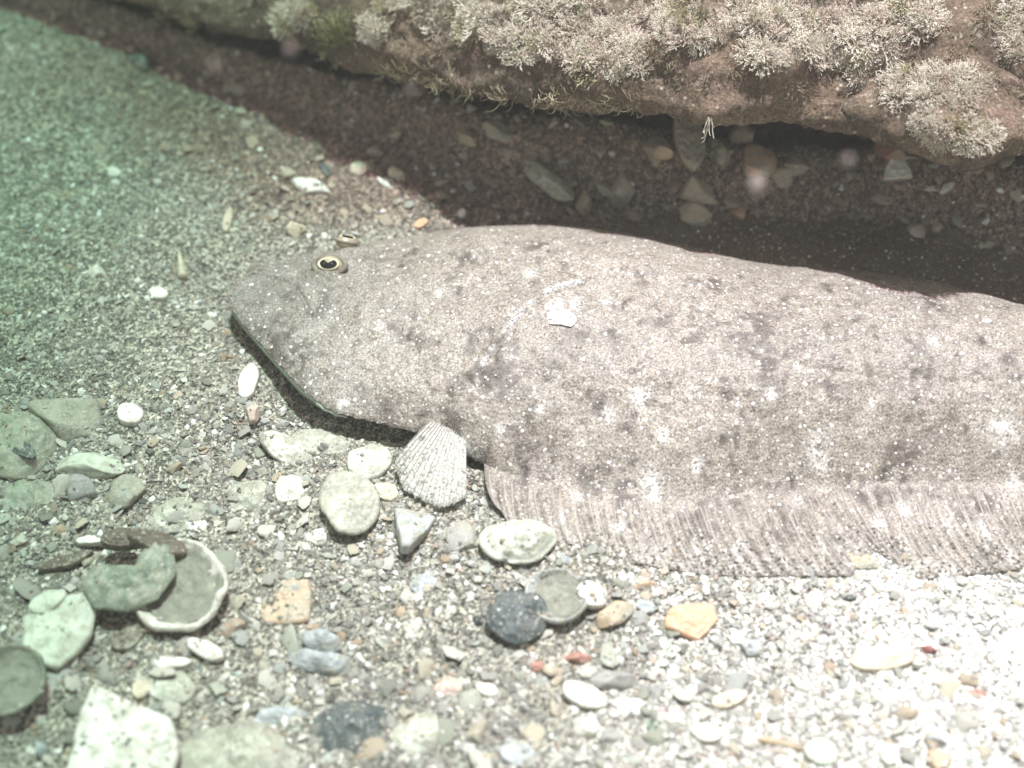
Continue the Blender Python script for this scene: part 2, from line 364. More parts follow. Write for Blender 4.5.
def skin_tone(x, y, fin=0.0):
    c = np.zeros(x.shape+(3,)); big = fbm(x*26, y*26, seed=41, o=4); sm = fbm(x*170, y*170, seed=43, o=3)
    g = 1 + 0.08*big + 0.09*sm
    base = np.array([0.262, 0.228, 0.192]); head = np.array([0.195, 0.182, 0.155])
    hx = sstep(-0.03, -0.14, x)[..., None]
    c[:] = (base*(1-hx)+head*hx)*g[..., None]
    n1 = fbm(x*330, y*330, seed=44, o=3)
    wob = 1 + 0.5*sm
    for px, py, r in DARK+FLECKS:
        q = P(px, py, .024 if py < 480 else .006); rr = r*0.00062
        d = np.hypot(x-q[0], (y-q[1])*0.85)/rr*wob
        k = 0.88*np.exp(-d**2*0.7)*np.clip(0.68+1.8*n1, 0, 1)
        c += (np.array([0.07, 0.055, 0.045])-c)*k[..., None]
    for px, py, r in WHITE:
        q = P(px, py, .024 if py < 480 else .006); rr = r*0.00044
        d = np.hypot(x-q[0], (y-q[1])*0.85)/rr*(1+0.25*sm)
        k = 0.80*np.exp(-d**2*0.9)*np.clip(0.80+0.8*n1, 0, 1)
        c += (np.array([0.66, 0.64, 0.60])-c)*k[..., None]
    d, s = seg_dist(x, y, GILL); k = 0.5*np.exp(-((d-0.0012)/0.0011)**2)*(s < 0)*np.clip(0.6+sm, 0, 1); c += (0.75-c)*k[..., None]
    d = np.hypot(x-EYE1[0], y-EYE1[1]); k = 0.45*np.exp(-((d-0.008)/0.003)**2)*(y < EYE1[1]); c += (np.array([.12, .10, .07])-c)*k[..., None]
    return np.clip(c, 0.02, 0.9)

fl = tag(empty('flounder', (0, 0, 0)), 'large mottled grey-brown flounder with white dots lying flat on the gravel', 'fish')
vt = np.stack([BX, BY, BZ], -1)
under = np.stack([BX, BY, ZE - 0.0035*(1-np.abs(V)**4) - 0.003*(ZE > .009)*(1-V**2)], -1)[:, 1:-1]
nv2 = NV-2
# closed ring around each station: top from lower edge to upper edge, then back along the blind side
ring = np.concatenate([vt, under[:, ::-1]], axis=1); NR = NV+nv2
tone = skin_tone(ring[..., 0], ring[..., 1])
tone[:, NV:] = (0.55, 0.52, 0.46)
body = obj('body', np_mesh('flounder_body', ring.reshape(-1, 3), grid_faces(NU, NR, True)[:, ::-1], M_skin, True, tone.reshape(-1, 3)), fl)

# ---- fins
def tube(pts, r0, r1, n=5):
    """tapered tube through points, as vertex and face lists"""
    v, f = [], []
    pts = [Vector(p) for p in pts]
    for i, p in enumerate(pts):
        t = (pts[min(i+1, len(pts)-1)]-pts[max(i-1, 0)]).normalized()
        a = t.cross(Vector((0.13, 0.2, 1))).normalized(); b = t.cross(a)
        r = r0+(r1-r0)*i/(len(pts)-1)
        for k in range(n):
            q = 2*math.pi*k/n; v.append(p+a*(r*math.cos(q))+b*(r*math.sin(q)))
    for i in range(len(pts)-1):
        for k in range(n):
            f.append((i*n+k, i*n+(k+1) % n, (i+1)*n+(k+1) % n, (i+1)*n+k))
    f.append(tuple(range(n))[::-1]); f.append(tuple(len(v)-n+k for k in range(n)))
    return v, f
M_ray = plain('fin_ray', (0.44, 0.40, 0.36), 0.5, (0.24, 0.205, 0.18), 160)
FINS = {}
def fin(name, xa, xb, inner, outer, zin, zout, slant, rays, nfo, sag=0.0, lift=None, hue=(1, 1, 1)):
    nu, nw = 620, 26
    u = np.linspace(xa, xb, nu); uo = u+curve(slant, u)
    A = P(u, curve(*inner, u) if False else np.interp(u, U, inner), np.interp(u, U, zin)); B = P(uo, curve(outer, uo), zout)
    B[:, 2] = H(B[:, 0], B[:, 1])+0.0005
    t = np.linspace(-0.10, 1, nw)[None, :]
    ph = np.arange(nu)[:, None]/nu*rays*2*math.pi
    G = A[:, None, :]*(1-t[..., None]) + B[:, None, :]*t[..., None]
    bow = 0.006*np.sin(math.pi*np.clip(t, 0, 1)**1.3)
    G[..., 0] -= bow*np.interp(u, [xa, xb], [0.2, 1.0])[:, None]
    ph = ph + 1.1*np.sin(ph*0.113)+0.8*np.sin(ph*0.071+1); rip = 0.0008 if hue[0] == 1 else 0.0002
    G[..., 2] += rip*np.cos(ph)*np.clip(t, 0, 1)**0.6 + 0.0018*np.sin(math.pi*np.clip(t, 0, 1)) + 0.0006*np.clip(1-t/0.3, 0, 1.0)*np.exp(-((u-500)/60)**2)[:, None] \
        + 0.0008*np.clip(t, 0, 1)*np.sin(u*0.035+1.3*np.sin(u*0.013))[:, None]
    if lift is not None: G[..., 2] += lift(u)[:, None]*np.clip(t, 0, 1)
    G[..., 2] = np.maximum(G[..., 2], H(G[..., 0], G[..., 1]) + 0.0006)
    low = G.copy(); low[..., 2] -= 0.0007
    ringf = np.concatenate([G, low[:, ::-1]], axis=1)
    tn = skin_tone(ringf[..., 0], ringf[..., 1]); k = (0.5+0.5*np.cos(ph))*(0.32 if hue[0] == 1 else 0.05)+0.80
    tw = np.clip(t*2.5, 0, 1); k = 1+(k-1)*tw; to = 0.45*sstep(0.60, 1.0, t)*np.ones((nu, 1)); k, to = [np.concatenate([a, a[:, ::-1]], axis=1) for a in (k, to)]
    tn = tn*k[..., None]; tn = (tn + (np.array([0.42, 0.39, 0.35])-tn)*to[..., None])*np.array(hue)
    me = np_mesh(name, ringf.reshape(-1, 3), grid_faces(nu, 2*nw, True)[:, ::-1], M_skin, True, tn.reshape(-1, 3))
    fo = obj(name, me, fl)
    for i in range(rays):
        j = int((i+0.5+0.3*math.sin(i*2.7))/rays*nu)
        pts = [G[min(nu-1, j+int(5*math.sin(i*1.7)*q)), int(5+q*(nw-6))] - np.array([0, 0, 0.00010 if hue[0] == 1 else 0.00032]) for q in (0, .3, .6, .85, 1)]
        v, f = tube(pts, 0.00042, 0.00024, 5); obj('fin_ray', py_mesh('fin_ray', v, f, M_ray), fo)
    FINS[name] = G; return fo
AF_OUT = [(480, 500), (498, 514), (520, 531), (560, 545), (610, 558), (700, 570), (800, 577), (850, 578), (860, 566), (874, 550), (892, 560), (918, 575), (970, 567), (1024, 563), (1150, 548), (1300, 510), (1480, 440)]
DF_OUT = [(440, 233), (480, 224), (560, 219), (640, 222), (700, 224), (760, 226), (850, 229), (950, 243), (1024, 264), (1150, 292), (1300, 322), (1480, 358)]
fin('anal_fin', 484, 1415, Ly, AF_OUT, EL, 0.0025, [(484, 8), (560, 12), (700, 40), (900, 55), (1400, 60)], 78, 0,
    lift=lambda u: 0.006*np.exp(-((u-484)/14)**2))
fin('dorsal_fin', 440, 1415, Uy, DF_OUT, EU, 0.003, [(440, 12), (700, 30), (1400, 60)], 76, 0, hue=(0.50, 0.42, 0.33))  # hue: olive-brown fin, darkened further to paint in the ledge's shade

def fan(name, base, tips, ztip, rays, mat, lift=0.004, parent=fl, r=0.0006, sub=5, tone_c=(0.36, 0.35, 0.31), jag=1.0):
    """a fan-shaped fin: membrane plus one tube per ray"""
    tips = np.array(tips, float); n = len(tips); q = np.linspace(0, n-1, 61)
    tx = np.interp(q, range(n), tips[:, 0]); ty = np.interp(q, range(n), tips[:, 1]); tz = np.interp(q, range(n), ztip)
    tx, ty, tz = [smooth(a, 17) for a in (tx, ty, tz)]
    B = P(tx, ty, tz); bs = np.array([P(*b) for b in base]); A = bs[0]+(bs[1]-bs[0])*(q/(n-1))[:, None]
    t = np.linspace(0, 1, 16)[None, :]
    G = A[:, None, :]*(1-t[..., None])+B[:, None, :]*t[..., None]
    ph = q[:, None]/(n-1)*rays*2*math.pi
    G[..., 2] += lift*np.sin(math.pi*t)+0.00010*np.cos(ph)*t + 0.0012*np.sin(q*0.31)[:, None]*t
    G[..., :2] += ((jag*rng.normal(0, .0006, (61, 1, 1)))*t[..., None]**3)*np.array([0.3, 1])
    low = G.copy(); low[..., 2] -= 0.0005
    rg = np.concatenate([G, low[:, ::-1]], axis=1)
    tn = np.ones(rg.shape)*np.array(tone_c)*(0.9+0.12*np.concatenate([0.5+0.5*np.cos(ph)+0*t]*2, 1)[..., None])
    fo = obj(name, np_mesh(name, rg.reshape(-1, 3), grid_faces(61, 32, True)[:, ::-1], mat, True, tn.reshape(-1, 3)), parent)
    for i in range(rays+1):
        j = int(round(i/rays*60)); pts = [G[j, k]+np.array([0, 0, .0004]) for k in (0, 4, 8, 12, 15)]
        v, f = tube(pts, r, r*0.5, 5); obj('fin_ray', py_mesh('fin_ray', v, f, M_ray), fo)
    return fo
def membrane_mat():
    m, n, l, b = nodes('fin_membrane'); tc = n.new('ShaderNodeTexCoord'); co = tc.outputs['Object']
    a = n.new('ShaderNodeAttribute'); a.attribute_name = 'tone'
    c = mixc(n, l, 1.0, a.outputs['Color'], ramp(n, l, tex_noise(n, l, co, 500, 5, 0.7), [(0.3, 0.6), (0.7, 1.3)]), 'MULTIPLY')
    v = worley(n, l, co, 330); c = mixc(n, l, ramp(n, l, v.outputs['Distance'], [(0.12, 0.8), (0.2, 0.0)]), c, (0.8, 0.8, 0.76))
    l.new(c, b.inputs['Base Color']); b.inputs['Roughness'].default_value = 0.4; b.inputs['Alpha'].default_value = 0.60
    return m
M_memb = skin_mat('fin_membrane', 0.4); M_memb.node_tree.nodes['Principled BSDF'].inputs['Alpha'].default_value = 0.8
pz_ = lambda a, b: surf_z(*P(a, b, .014)[:2])-0.0006
fan('pelvic_fin', [(432, 420, pz_(432, 420)), (466, 436, pz_(466, 436))], [(394, 456), (398, 478), (404, 492), (424, 500), (436, 510), (452, 508), (470, 496)], [.008, .005, .004, .0035, .0035, .004, .004], 15, M_memb, lift=0.0012, r=0.00020, tone_c=(0.50, 0.49, 0.43))
sz = lambda a, b: surf_z(*P(a, b, .034)[:2])+0.0003
fan('pectoral_fin', [(546, 312, sz(546, 312)), (549, 324, sz(549, 324))], [(566, 309), (575, 315), (578, 322), (570, 329)], [sz(566, 309), sz(575, 315), sz(578, 322), sz(570, 329)], 3, M_skin, lift=0.0005, r=0.0001, tone_c=(0.60, 0.57, 0.54), jag=0.0)
# caudal fin beyond the frame
fan('tail_fin', [(1416, 374, .009), (1416, 416, .008)], [(1530, 320), (1555, 370), (1555, 420), (1525, 470)], [.006]*4, 16, M_skin, lift=0.002)

# ---- eyes
M_pupil = plain('pupil', (0.006, 0.007, 0.008), 0.12); M_iris = plain('iris', (0.50, 0.44, 0.30), 0.3, (0.20, 0.16, 0.10), 900)
M_lid = plain('eyelid', (0.30, 0.26, 0.22), 0.6, (0.07, 0.06, 0.045), 260)
def uv_sphere(r, n=20, m=12):
    v = [(r*math.sin(math.pi*i/m)*math.cos(2*math.pi*j/n), r*math.sin(math.pi*i/m)*math.sin(2*math.pi*j/n), r*math.cos(math.pi*i/m)) for i in range(m+1) for j in range(n)]
    return v, [(i*n+j, i*n+(j+1) % n, (i+1)*n+(j+1) % n, (i+1)*n+j) for i in range(m) for j in range(n)]
def torus(R0, r0, sx=1, sy=1, n=28, m=8):
    v = [((R0+r0*math.cos(2*math.pi*j/m))*math.cos(2*math.pi*i/n)*sx, (R0+r0*math.cos(2*math.pi*j/m))*math.sin(2*math.pi*i/n)*sy, r0*math.sin(2*math.pi*j/m)) for i in range(n) for j in range(m)]
    return v, [(i*m+j, ((i+1) % n)*m+j, ((i+1) % n)*m+(j+1) % m, i*m+(j+1) % m) for i in range(n) for j in range(m)]
def eye(loc, rot, k=1.0):
    v, f = uv_sphere(0.0040); e = obj('eye', py_mesh('eyeball', v, f, M_iris), fl, loc); e.rotation_euler = rot; e.scale = (1.75*k, 1.35*k, 1.2*k)
    v, f = torus(0.0040, 0.00080, 1.10, 0.84); o = obj('eyelid', py_mesh('eyelid', v, f, M_lid), e, (0, 0, .0016))
    # horseshoe pupil: a dark disc with the bright flap hanging into it from above
    v, f = [], []
    n = 30
    outer = [(0.0026*math.cos(a), 0.0018*math.sin(a)) for a in np.linspace(0, 2*math.pi, n, endpoint=False)]
    outer = [(x, y - 0.0016*math.exp(-(x/0.0009)**2) if y > 0 else y) for x, y in outer]
    zz = lambda x, y: 0.00415 - (x*x+y*y)*130
    v = [(0, -0.0006, zz(0, 0)+.0001)]+[(x, y, zz(x, y)) for x, y in outer]; f = [(0, i+1, (i+1) % n+1) for i in range(n)]
    obj('pupil', py_mesh('pupil', v, f, M_pupil, False), e)
    v, f = torus(0.0024, 0.00028, 1.12, 0.82); obj('iris_ring', py_mesh('iris_ring', v, f, plain('iris_rim', (0.85, 0.78, 0.55), 0.3)), e, (0, 0, .0033))
    return e
eye((EYE1[0], EYE1[1], 0.0236), (R(30), R(-4), R(-6)))
eye((EYE2[0]-.0005, EYE2[1]+0.0015, 0.0200), (R(-22), R(14), 0), 0.75)
# rim of the jaw: dark green stretch paints the shade under it, then the pale lip
LP_ = P(U, Ly, EL)
for xa, xb, r1, r2, cc in ((232, 318, .0010, .0016, (0.13, 0.16, 0.11)), (314, 352, .0014, .0004, (0.50, 0.56, 0.48))):
  ja = [i for i in range(NU) if xa < U[i] < xb][::4]
  v, f = tube([LP_[i]+np.array([0, 0.0004, -0.0016]) for i in ja], r1, r2, 8)
  obj('lower_lip', py_mesh('lower_lip', v, f, plain('lip_skin', cc, 0.5, tuple(q*.5 for q in cc), 260)), fl)

# ------------------------------------------------------------------ rock ledge
PROF = [(.18, -1.8), (.14, -1.5), (.115, -.60), (.085, -.22), (.050, -.12), (.030, -.09), (.012, -.06), (.002, -.02), (0, 0.05), (.0005, .08), (.003, .15), (.008, .24), (.016, .31), (.028, .36), (.045, .43), (.07, .55), (.11, .72), (.18, .9), (.30, 1.0), (.45, .8), (.55, -1.2)]
NS, NT = 620, 190
sx = np.linspace(-600, 1600, NS); lt = np.array(LIP, float)
ly = smooth(np.interp(sx, lt[:, 0], lt[:, 1]), 7); lh = np.interp(sx, lt[:, 0], lt[:, 2])
LIPW = P(sx, ly, lh)
pt = np.array(PROF); tq = np.linspace(0, 1, NT)
cum = np.concatenate([[0], np.cumsum(np.hypot(np.diff(pt[:, 0]), np.diff(pt[:, 1])*0.08)**0.6)]); cum /= cum[-1]
po = np.interp(tq, cum, pt[:, 0]); pz = np.interp(tq, cum, pt[:, 1]); po, pz = smooth(po, 5), smooth(pz, 5)
RXg = LIPW[:, None, 0] + 0.25*po[None, :]; RYg = LIPW[:, None, 1] + po[None, :]*0.97
RZg = LIPW[:, None, 2] + np.where(pz < 0, pz*lh[:, None], pz*0.078)[:, :]
G = np.stack([RXg, RYg, RZg], -1)
def normals(G):
    a = np.gradient(G, axis=0); b = np.gradient(G, axis=1); n = np.cross(a, b); return n/np.maximum(np.linalg.norm(n, axis=-1, keepdims=True), 1e-9)
Nn = normals(G)
if Nn[NS//2, int(NT*0.7), 2] < 0: Nn = -Nn
x, y, z = G[..., 0], G[..., 1], G[..., 2]
band = np.exp(-((tq-tq[np.argmax(pz > .02)])/0.09)**2)[None, :]
big = 0.013*fbm(x*16, y*16, z*16, seed=51, o=3) + 0.004*fbm(x*65, y*65, z*65, seed=55, o=3)
cr = np.abs(noise(x*13, y*13+3, z*30, seed=57)); big -= 0.006*np.exp(-(cr/0.05)**2)
fine = 0.0026*fbm(x*30, y*60, z*110, seed=58, o=4) + 0.0013*fbm(x*260, y*260, z*260, seed=59, o=3, g=.6)
disp = big*(1-0.80*band) + fine
G = G + Nn*disp[..., None]
def project(p):
    d = np.asarray(p)-CN; zc = d@FW; return 512+FPX*(d@RX)/zc, 384-FPX*(d@UP)/zc
PX, PY = project(G)
face = (PX > -40) & (PX < 1060) & (PY > -45) & (PY < 145) & (po[None, :] > 0.005) & (pz[None, :] > 0.1)
# growth prefers the bumps above the lip; the map of the colonies follows the photograph
patch = fbm(G[..., 0]*22, G[..., 1]*22, G[..., 2]*22, seed=61, o=3)
COLONY = [(460, 20, 45, 26), (370, 30, 20, 14), (520, 42, 40, 20), (600, 45, 50, 24), (625, 65, 34, 12), (700, 25, 60, 26), (790, 20, 80, 34), (760, 55, 36, 22), (830, 40, 50, 30), (870, 60, 26, 24), (900, 15, 50, 26), (430, 0, 60, 14), (560, 5, 60, 14), (300, 15, 30, 12)]
pr = np.zeros_like(PX)
for cx, cy, rx, ry in COLONY: pr = np.maximum(pr, np.exp(-(((PX-cx)/rx)**2+((PY-cy)/ry)**2)))
cover = np.clip((pr+0.42*patch-0.50)/0.20, 0, 1)*(pz[None, :] > 0.1)
G = G + Nn*(cover*(0.0018+0.0016*fbm(G[..., 0]*240, G[..., 1]*240, G[..., 2]*240, seed=66, o=3)))[..., None]
ledge = tag(empty('rock_ledge', tuple(G[NS//2, NT//2]*np.array([1, 1, 0]))), 'long overhanging brown rock ledge with pale tufted growth across the top', 'rock')
off = np.array(ledge.location)
fc = grid_faces(NS, NT); G2 = G-off
obj('rock_face', np_mesh('rock_face', G2.reshape(-1, 3), fc, M_rock, True, np.repeat(cover.reshape(-1, 1), 3, 1)), ledge)
Nn = normals(G)
if Nn[NS//2, int(NT*0.7), 2] < 0: Nn = -Nn

def tuft_mesh(seed, n=42, length=0.009, spread=1.0, r=0.00032, droop=0.0, mat=M_algae, branch=2, seg=3):
    rd = random.Random(seed); v, f = [], []
    def add(pts, r0, r1):
        a, b = tube(pts, r0, r1, 3); k = len(v); v.extend(a); f.extend([tuple(i+k for i in q) for q in b])
    for i in range(n):
        th = rd.uniform(0, 2*math.pi); rr = rd.random()**0.5*length*0.75*spread
        p = Vector((rr*math.cos(th), rr*math.sin(th), -0.001)); d = Vector((math.cos(th)*rr/length*0.9*spread+rd.uniform(-.35, .35), math.sin(th)*rr/length*0.9*spread+rd.uniform(-.35, .35), 1)).normalized()
        L = length*rd.uniform(0.4, 1.0); pts = [p.copy()]
        for k in range(seg):
            d = (d+Vector((rd.uniform(-.4, .4), rd.uniform(-.4, .4), rd.uniform(-.2, .2)-droop))).normalized(); p = p+d*L/seg; pts.append(p.copy())
            for b in range(branch):
                if rd.random() < 0.7:
                    e = (d+Vector((rd.uniform(-1, 1), rd.uniform(-1, 1), rd.uniform(-.3, .6)))).normalized()
                    add([p, p+e*L*0.16, p+(e+Vector((0, 0, -.2)))*L*0.28], r*0.75, r*0.4)
        add(pts, r, r*0.6)
    return py_mesh('tuft', v, f, mat, False)
M_pinkish = plain('pinkish_algae', (0.70, 0.61, 0.53), 0.85, (0.46, 0.38, 0.31), 220); M_olive = plain('olive_algae', (0.56, 0.51, 0.34), 0.85, (0.34, 0.29, 0.17), 220)
tufts = [tuft_mesh(i, 120, 0.0048, 1.5, 0.00024, 0, (M_algae, M_pinkish, M_algae, M_algae, M_pinkish, M_olive, M_algae, M_algae)[i % 8], 3) for i in range(8)]
spray = [tuft_mesh(20+i, 22, 0.012, 0.45, 0.0003, 0.05) for i in range(3)]
M_dull = plain('dull_turf', (0.34, 0.29, 0.20), 0.9, (0.20, 0.155, 0.10), 200)
dull = [tuft_mesh(30+i, 40, 0.005, 1.6, 0.00025, 0, M_dull) for i in range(3)]
def lay(me, p, nrm, s, spin=None, parent=ledge, name='algae_tuft'):
    o = bpy.data.objects.new(name, me); q = Vector(nrm).to_track_quat('Z', 'Y')
    o.rotation_mode = 'QUATERNION'; o.rotation_quaternion = q @ Euler((0, 0, random.uniform(0, 6.3))).to_quaternion()
    o.location = Vector(p)-Vector(parent.location); o.scale = (s, s, s*random.uniform(0.8, 1.1)); link(o, parent); return o
ti = tq[None, :]*np.ones((NS, 1))
cand = np.argwhere(face & (pr+0.42*patch > 0.62)); rng.shuffle(cand)
placed = []
for i, j in cand:
    if len(placed) >= 230: break
    p = G[i, j]
    if all(np.linalg.norm(p-q) > 0.0050 for q in placed):
        placed.append(p); nn = Nn[i, j]+rng.normal(0, .25, 3)+np.array([0, -.2, .2]); lay(random.choice(tufts), p, nn, random.uniform(0.45, 1.15))
cand = np.argwhere(face & (pr+0.42*patch <= 0.55)); rng.shuffle(cand); pl2 = []
for i, j in cand:
    if len(pl2) >= 75: break
    p = G[i, j]
    if all(np.linalg.norm(p-q) > 0.010 for q in pl2):
        pl2.append(p); lay(random.choice(dull), p, Nn[i, j], random.uniform(0.6, 1.2), name='turf_tuft')
# fringe hanging under the lip
fr = [tuft_mesh(60+i, 16, 0.010, 0.9, 0.00022, 0.55, M_fringe, 0, 4) for i in range(4)]
jl = int(np.argmax(pz > 0.0))
for px in list(rng.uniform(385, 600, 24))+list(rng.uniform(150, 900, 22)):
    i = int(np.interp(px, sx, range(NS))); p = G[i, jl+1]
    lay(random.choice(fr), p, (random.uniform(-.4, .4), -1, -0.35), random.uniform(0.5, 1.1), name='hanging_fringe')
gm = tuft_mesh(80, 46, 0.017, 0.6, 0.0005, 0.55, M_green, 1, 5)
for px in (336, 347, 356): i = int(np.interp(px, sx, range(NS))); lay(gm, G[i, jl+10], (random.uniform(-.3, .3), -1, -.1), 0.8, name='green_algae')
i = int(np.interp(708, sx, range(NS)))
lay(tuft_mesh(85, 4, 0.013, 0.10, 0.0004, -0.7, M_algae, 1, 4), G[i, jl+2], (0.0, -.3, -1), 1.0, name='white_spray')

# ------------------------------------------------------------------ shells, stones
import bmesh
def ico(sub):
    bm = bmesh.new(); bmesh.ops.create_icosphere(bm, subdivisions=sub, radius=1); bm.verts.ensure_lookup_table()
    v = np.array([q.co[:] for q in bm.verts]); f = np.array([[w.index for w in p.verts] for p in bm.faces]); bm.free(); return v, f
ICO = {s: ico(s) for s in (1, 2, 3, 4)}
def stone_mesh(rx, ry, rz, seed, mat, cuts=9, sub=4, lump=0.08, lo=0.48, smooth_=True):
    r = np.random.default_rng(seed); v, f = ICO[sub]; v = v.copy()
    for k in range(cuts):
        nrm = r.normal(size=3); nrm /= np.linalg.norm(nrm); d = r.uniform(lo, 0.86)
        dot = v@nrm; s = np.where(dot > d, (dot-d)*0.93, 0); v -= s[:, None]*nrm
    v *= (1+lump*fbm(v[:, 0]*2, v[:, 1]*2, v[:, 2]*2, seed=seed, o=4))[:, None]
    return np_mesh('stone', v*np.array([rx, ry, rz]), f, mat, smooth_)
def poly_R(pts):
    """radius of a polygon around its centre for each direction"""
    pts = np.array(pts); nx = np.roll(pts, -1, 0)
    def f(th):
        d = np.stack([np.cos(th), np.sin(th)], -1); best = np.full(th.shape, 1e9)
        for a, b in zip(pts, nx):
            e = b-a; den = d[:, 0]*e[1]-d[:, 1]*e[0]; den = np.where(np.abs(den) < 1e-12, 1e-12, den)
            t = (a[0]*e[1]-a[1]*e[0])/den; s = (a[0]*d[:, 1]-a[1]*d[:, 0])/den
            ok = (t > 0) & (s >= -1e-6) & (s <= 1+1e-6); best = np.where(ok & (t < best), t, best)
        return np.where(best > 1e8, np.abs(pts).max(), best)
    return f
def polar_mesh(Rf, top, bot, mat, nr=14, ns=56, seed=0, rag=0.03, apex=(0, 0)):
    th = np.linspace(0, 2*math.pi, ns, endpoint=False); R0 = Rf(th)*(1+rag*fbm(np.cos(th)*2.5, np.sin(th)*2.5, seed=seed, o=3))
    r = np.linspace(0.02, 1, nr); rr, tt = np.meshgrid(r, th, indexing='ij')
    cx = apex[0]*(1-rr); cy = apex[1]*(1-rr)
    Xp, Yp = rr*R0*np.cos(tt)+cx, rr*R0*np.sin(tt)+cy
    zt, zb = top(rr, tt, Xp, Yp), bot(rr, tt, Xp, Yp)
    A = np.stack([Xp, Yp, zt], -1); B = np.stack([Xp, Yp, np.minimum(zb, zt-0.0003)], -1)[::-1]
    Gp = np.concatenate([A, B], 0); fq = grid_faces(2*nr, ns, True)
    return np_mesh('shell', Gp.reshape(-1, 3), fq, mat, True)
def ell(w, h, a, n=28, jag=0.06, seed=0):
    r = random.Random(seed); a = R(a); out = []
    ph = [r.uniform(0, 6.3) for _ in range(3)]
    for k in range(n):
        t = 2*math.pi*k/n; q = 1+jag*(math.sin(2*t+ph[0])*.5+math.sin(3*t+ph[1])*.5+math.sin(5*t+ph[2])*.4)
        x, y = w/2*math.cos(t)*q, h/2*math.sin(t)*q; out.append((x*math.cos(a)-y*math.sin(a), x*math.sin(a)+y*math.cos(a)))
    return out

PALETTE = {
 'white': ((0.72, 0.70, 0.64), (0.55, 0.53, 0.46)), 'cream': ((0.58, 0.52, 0.40), (0.45, 0.39, 0.28)),
 'green': ((0.14, 0.175, 0.13), (0.23, 0.26, 0.20)), 'greygreen': ((0.27, 0.30, 0.24), (0.18, 0.20, 0.155)), 'palegreen': ((0.52, 0.55, 0.46), (0.38, 0.41, 0.33)), 'grey': ((0.34, 0.33, 0.31), (0.24, 0.23, 0.22)),
 'dark': ((0.05, 0.065, 0.065), (0.10, 0.11, 0.10)), 'darkbrown': ((0.08, 0.065, 0.045), (0.13, 0.10, 0.075)), 'tan': ((0.48, 0.36, 0.24), (0.38, 0.29, 0.20)),
 'orange': ((0.60, 0.36, 0.21), (0.50, 0.33, 0.22)), 'red': ((0.40, 0.20, 0.15), (0.30, 0.17, 0.13)), 'brown': ((0.38, 0.29, 0.22), (0.27, 0.20, 0.15)),
 'pink': ((0.55, 0.42, 0.36), (0.46, 0.36, 0.30)), 'bluegrey': ((0.40, 0.42, 0.42), (0.25, 0.28, 0.28)), 'maroon': ((0.20, 0.06, 0.05), (0.14, 0.05, 0.04))}
HEROES = []
def on_bed(px, py):
    """first point of the sea bed met along the line of sight"""
    zs = np.linspace(0.060, -0.012, 73); p = P(px, py, zs); ok = H(p[:, 0], p[:, 1]) >= zs
    return float(zs[int(np.argmax(ok))]) if ok.any() else 0.0
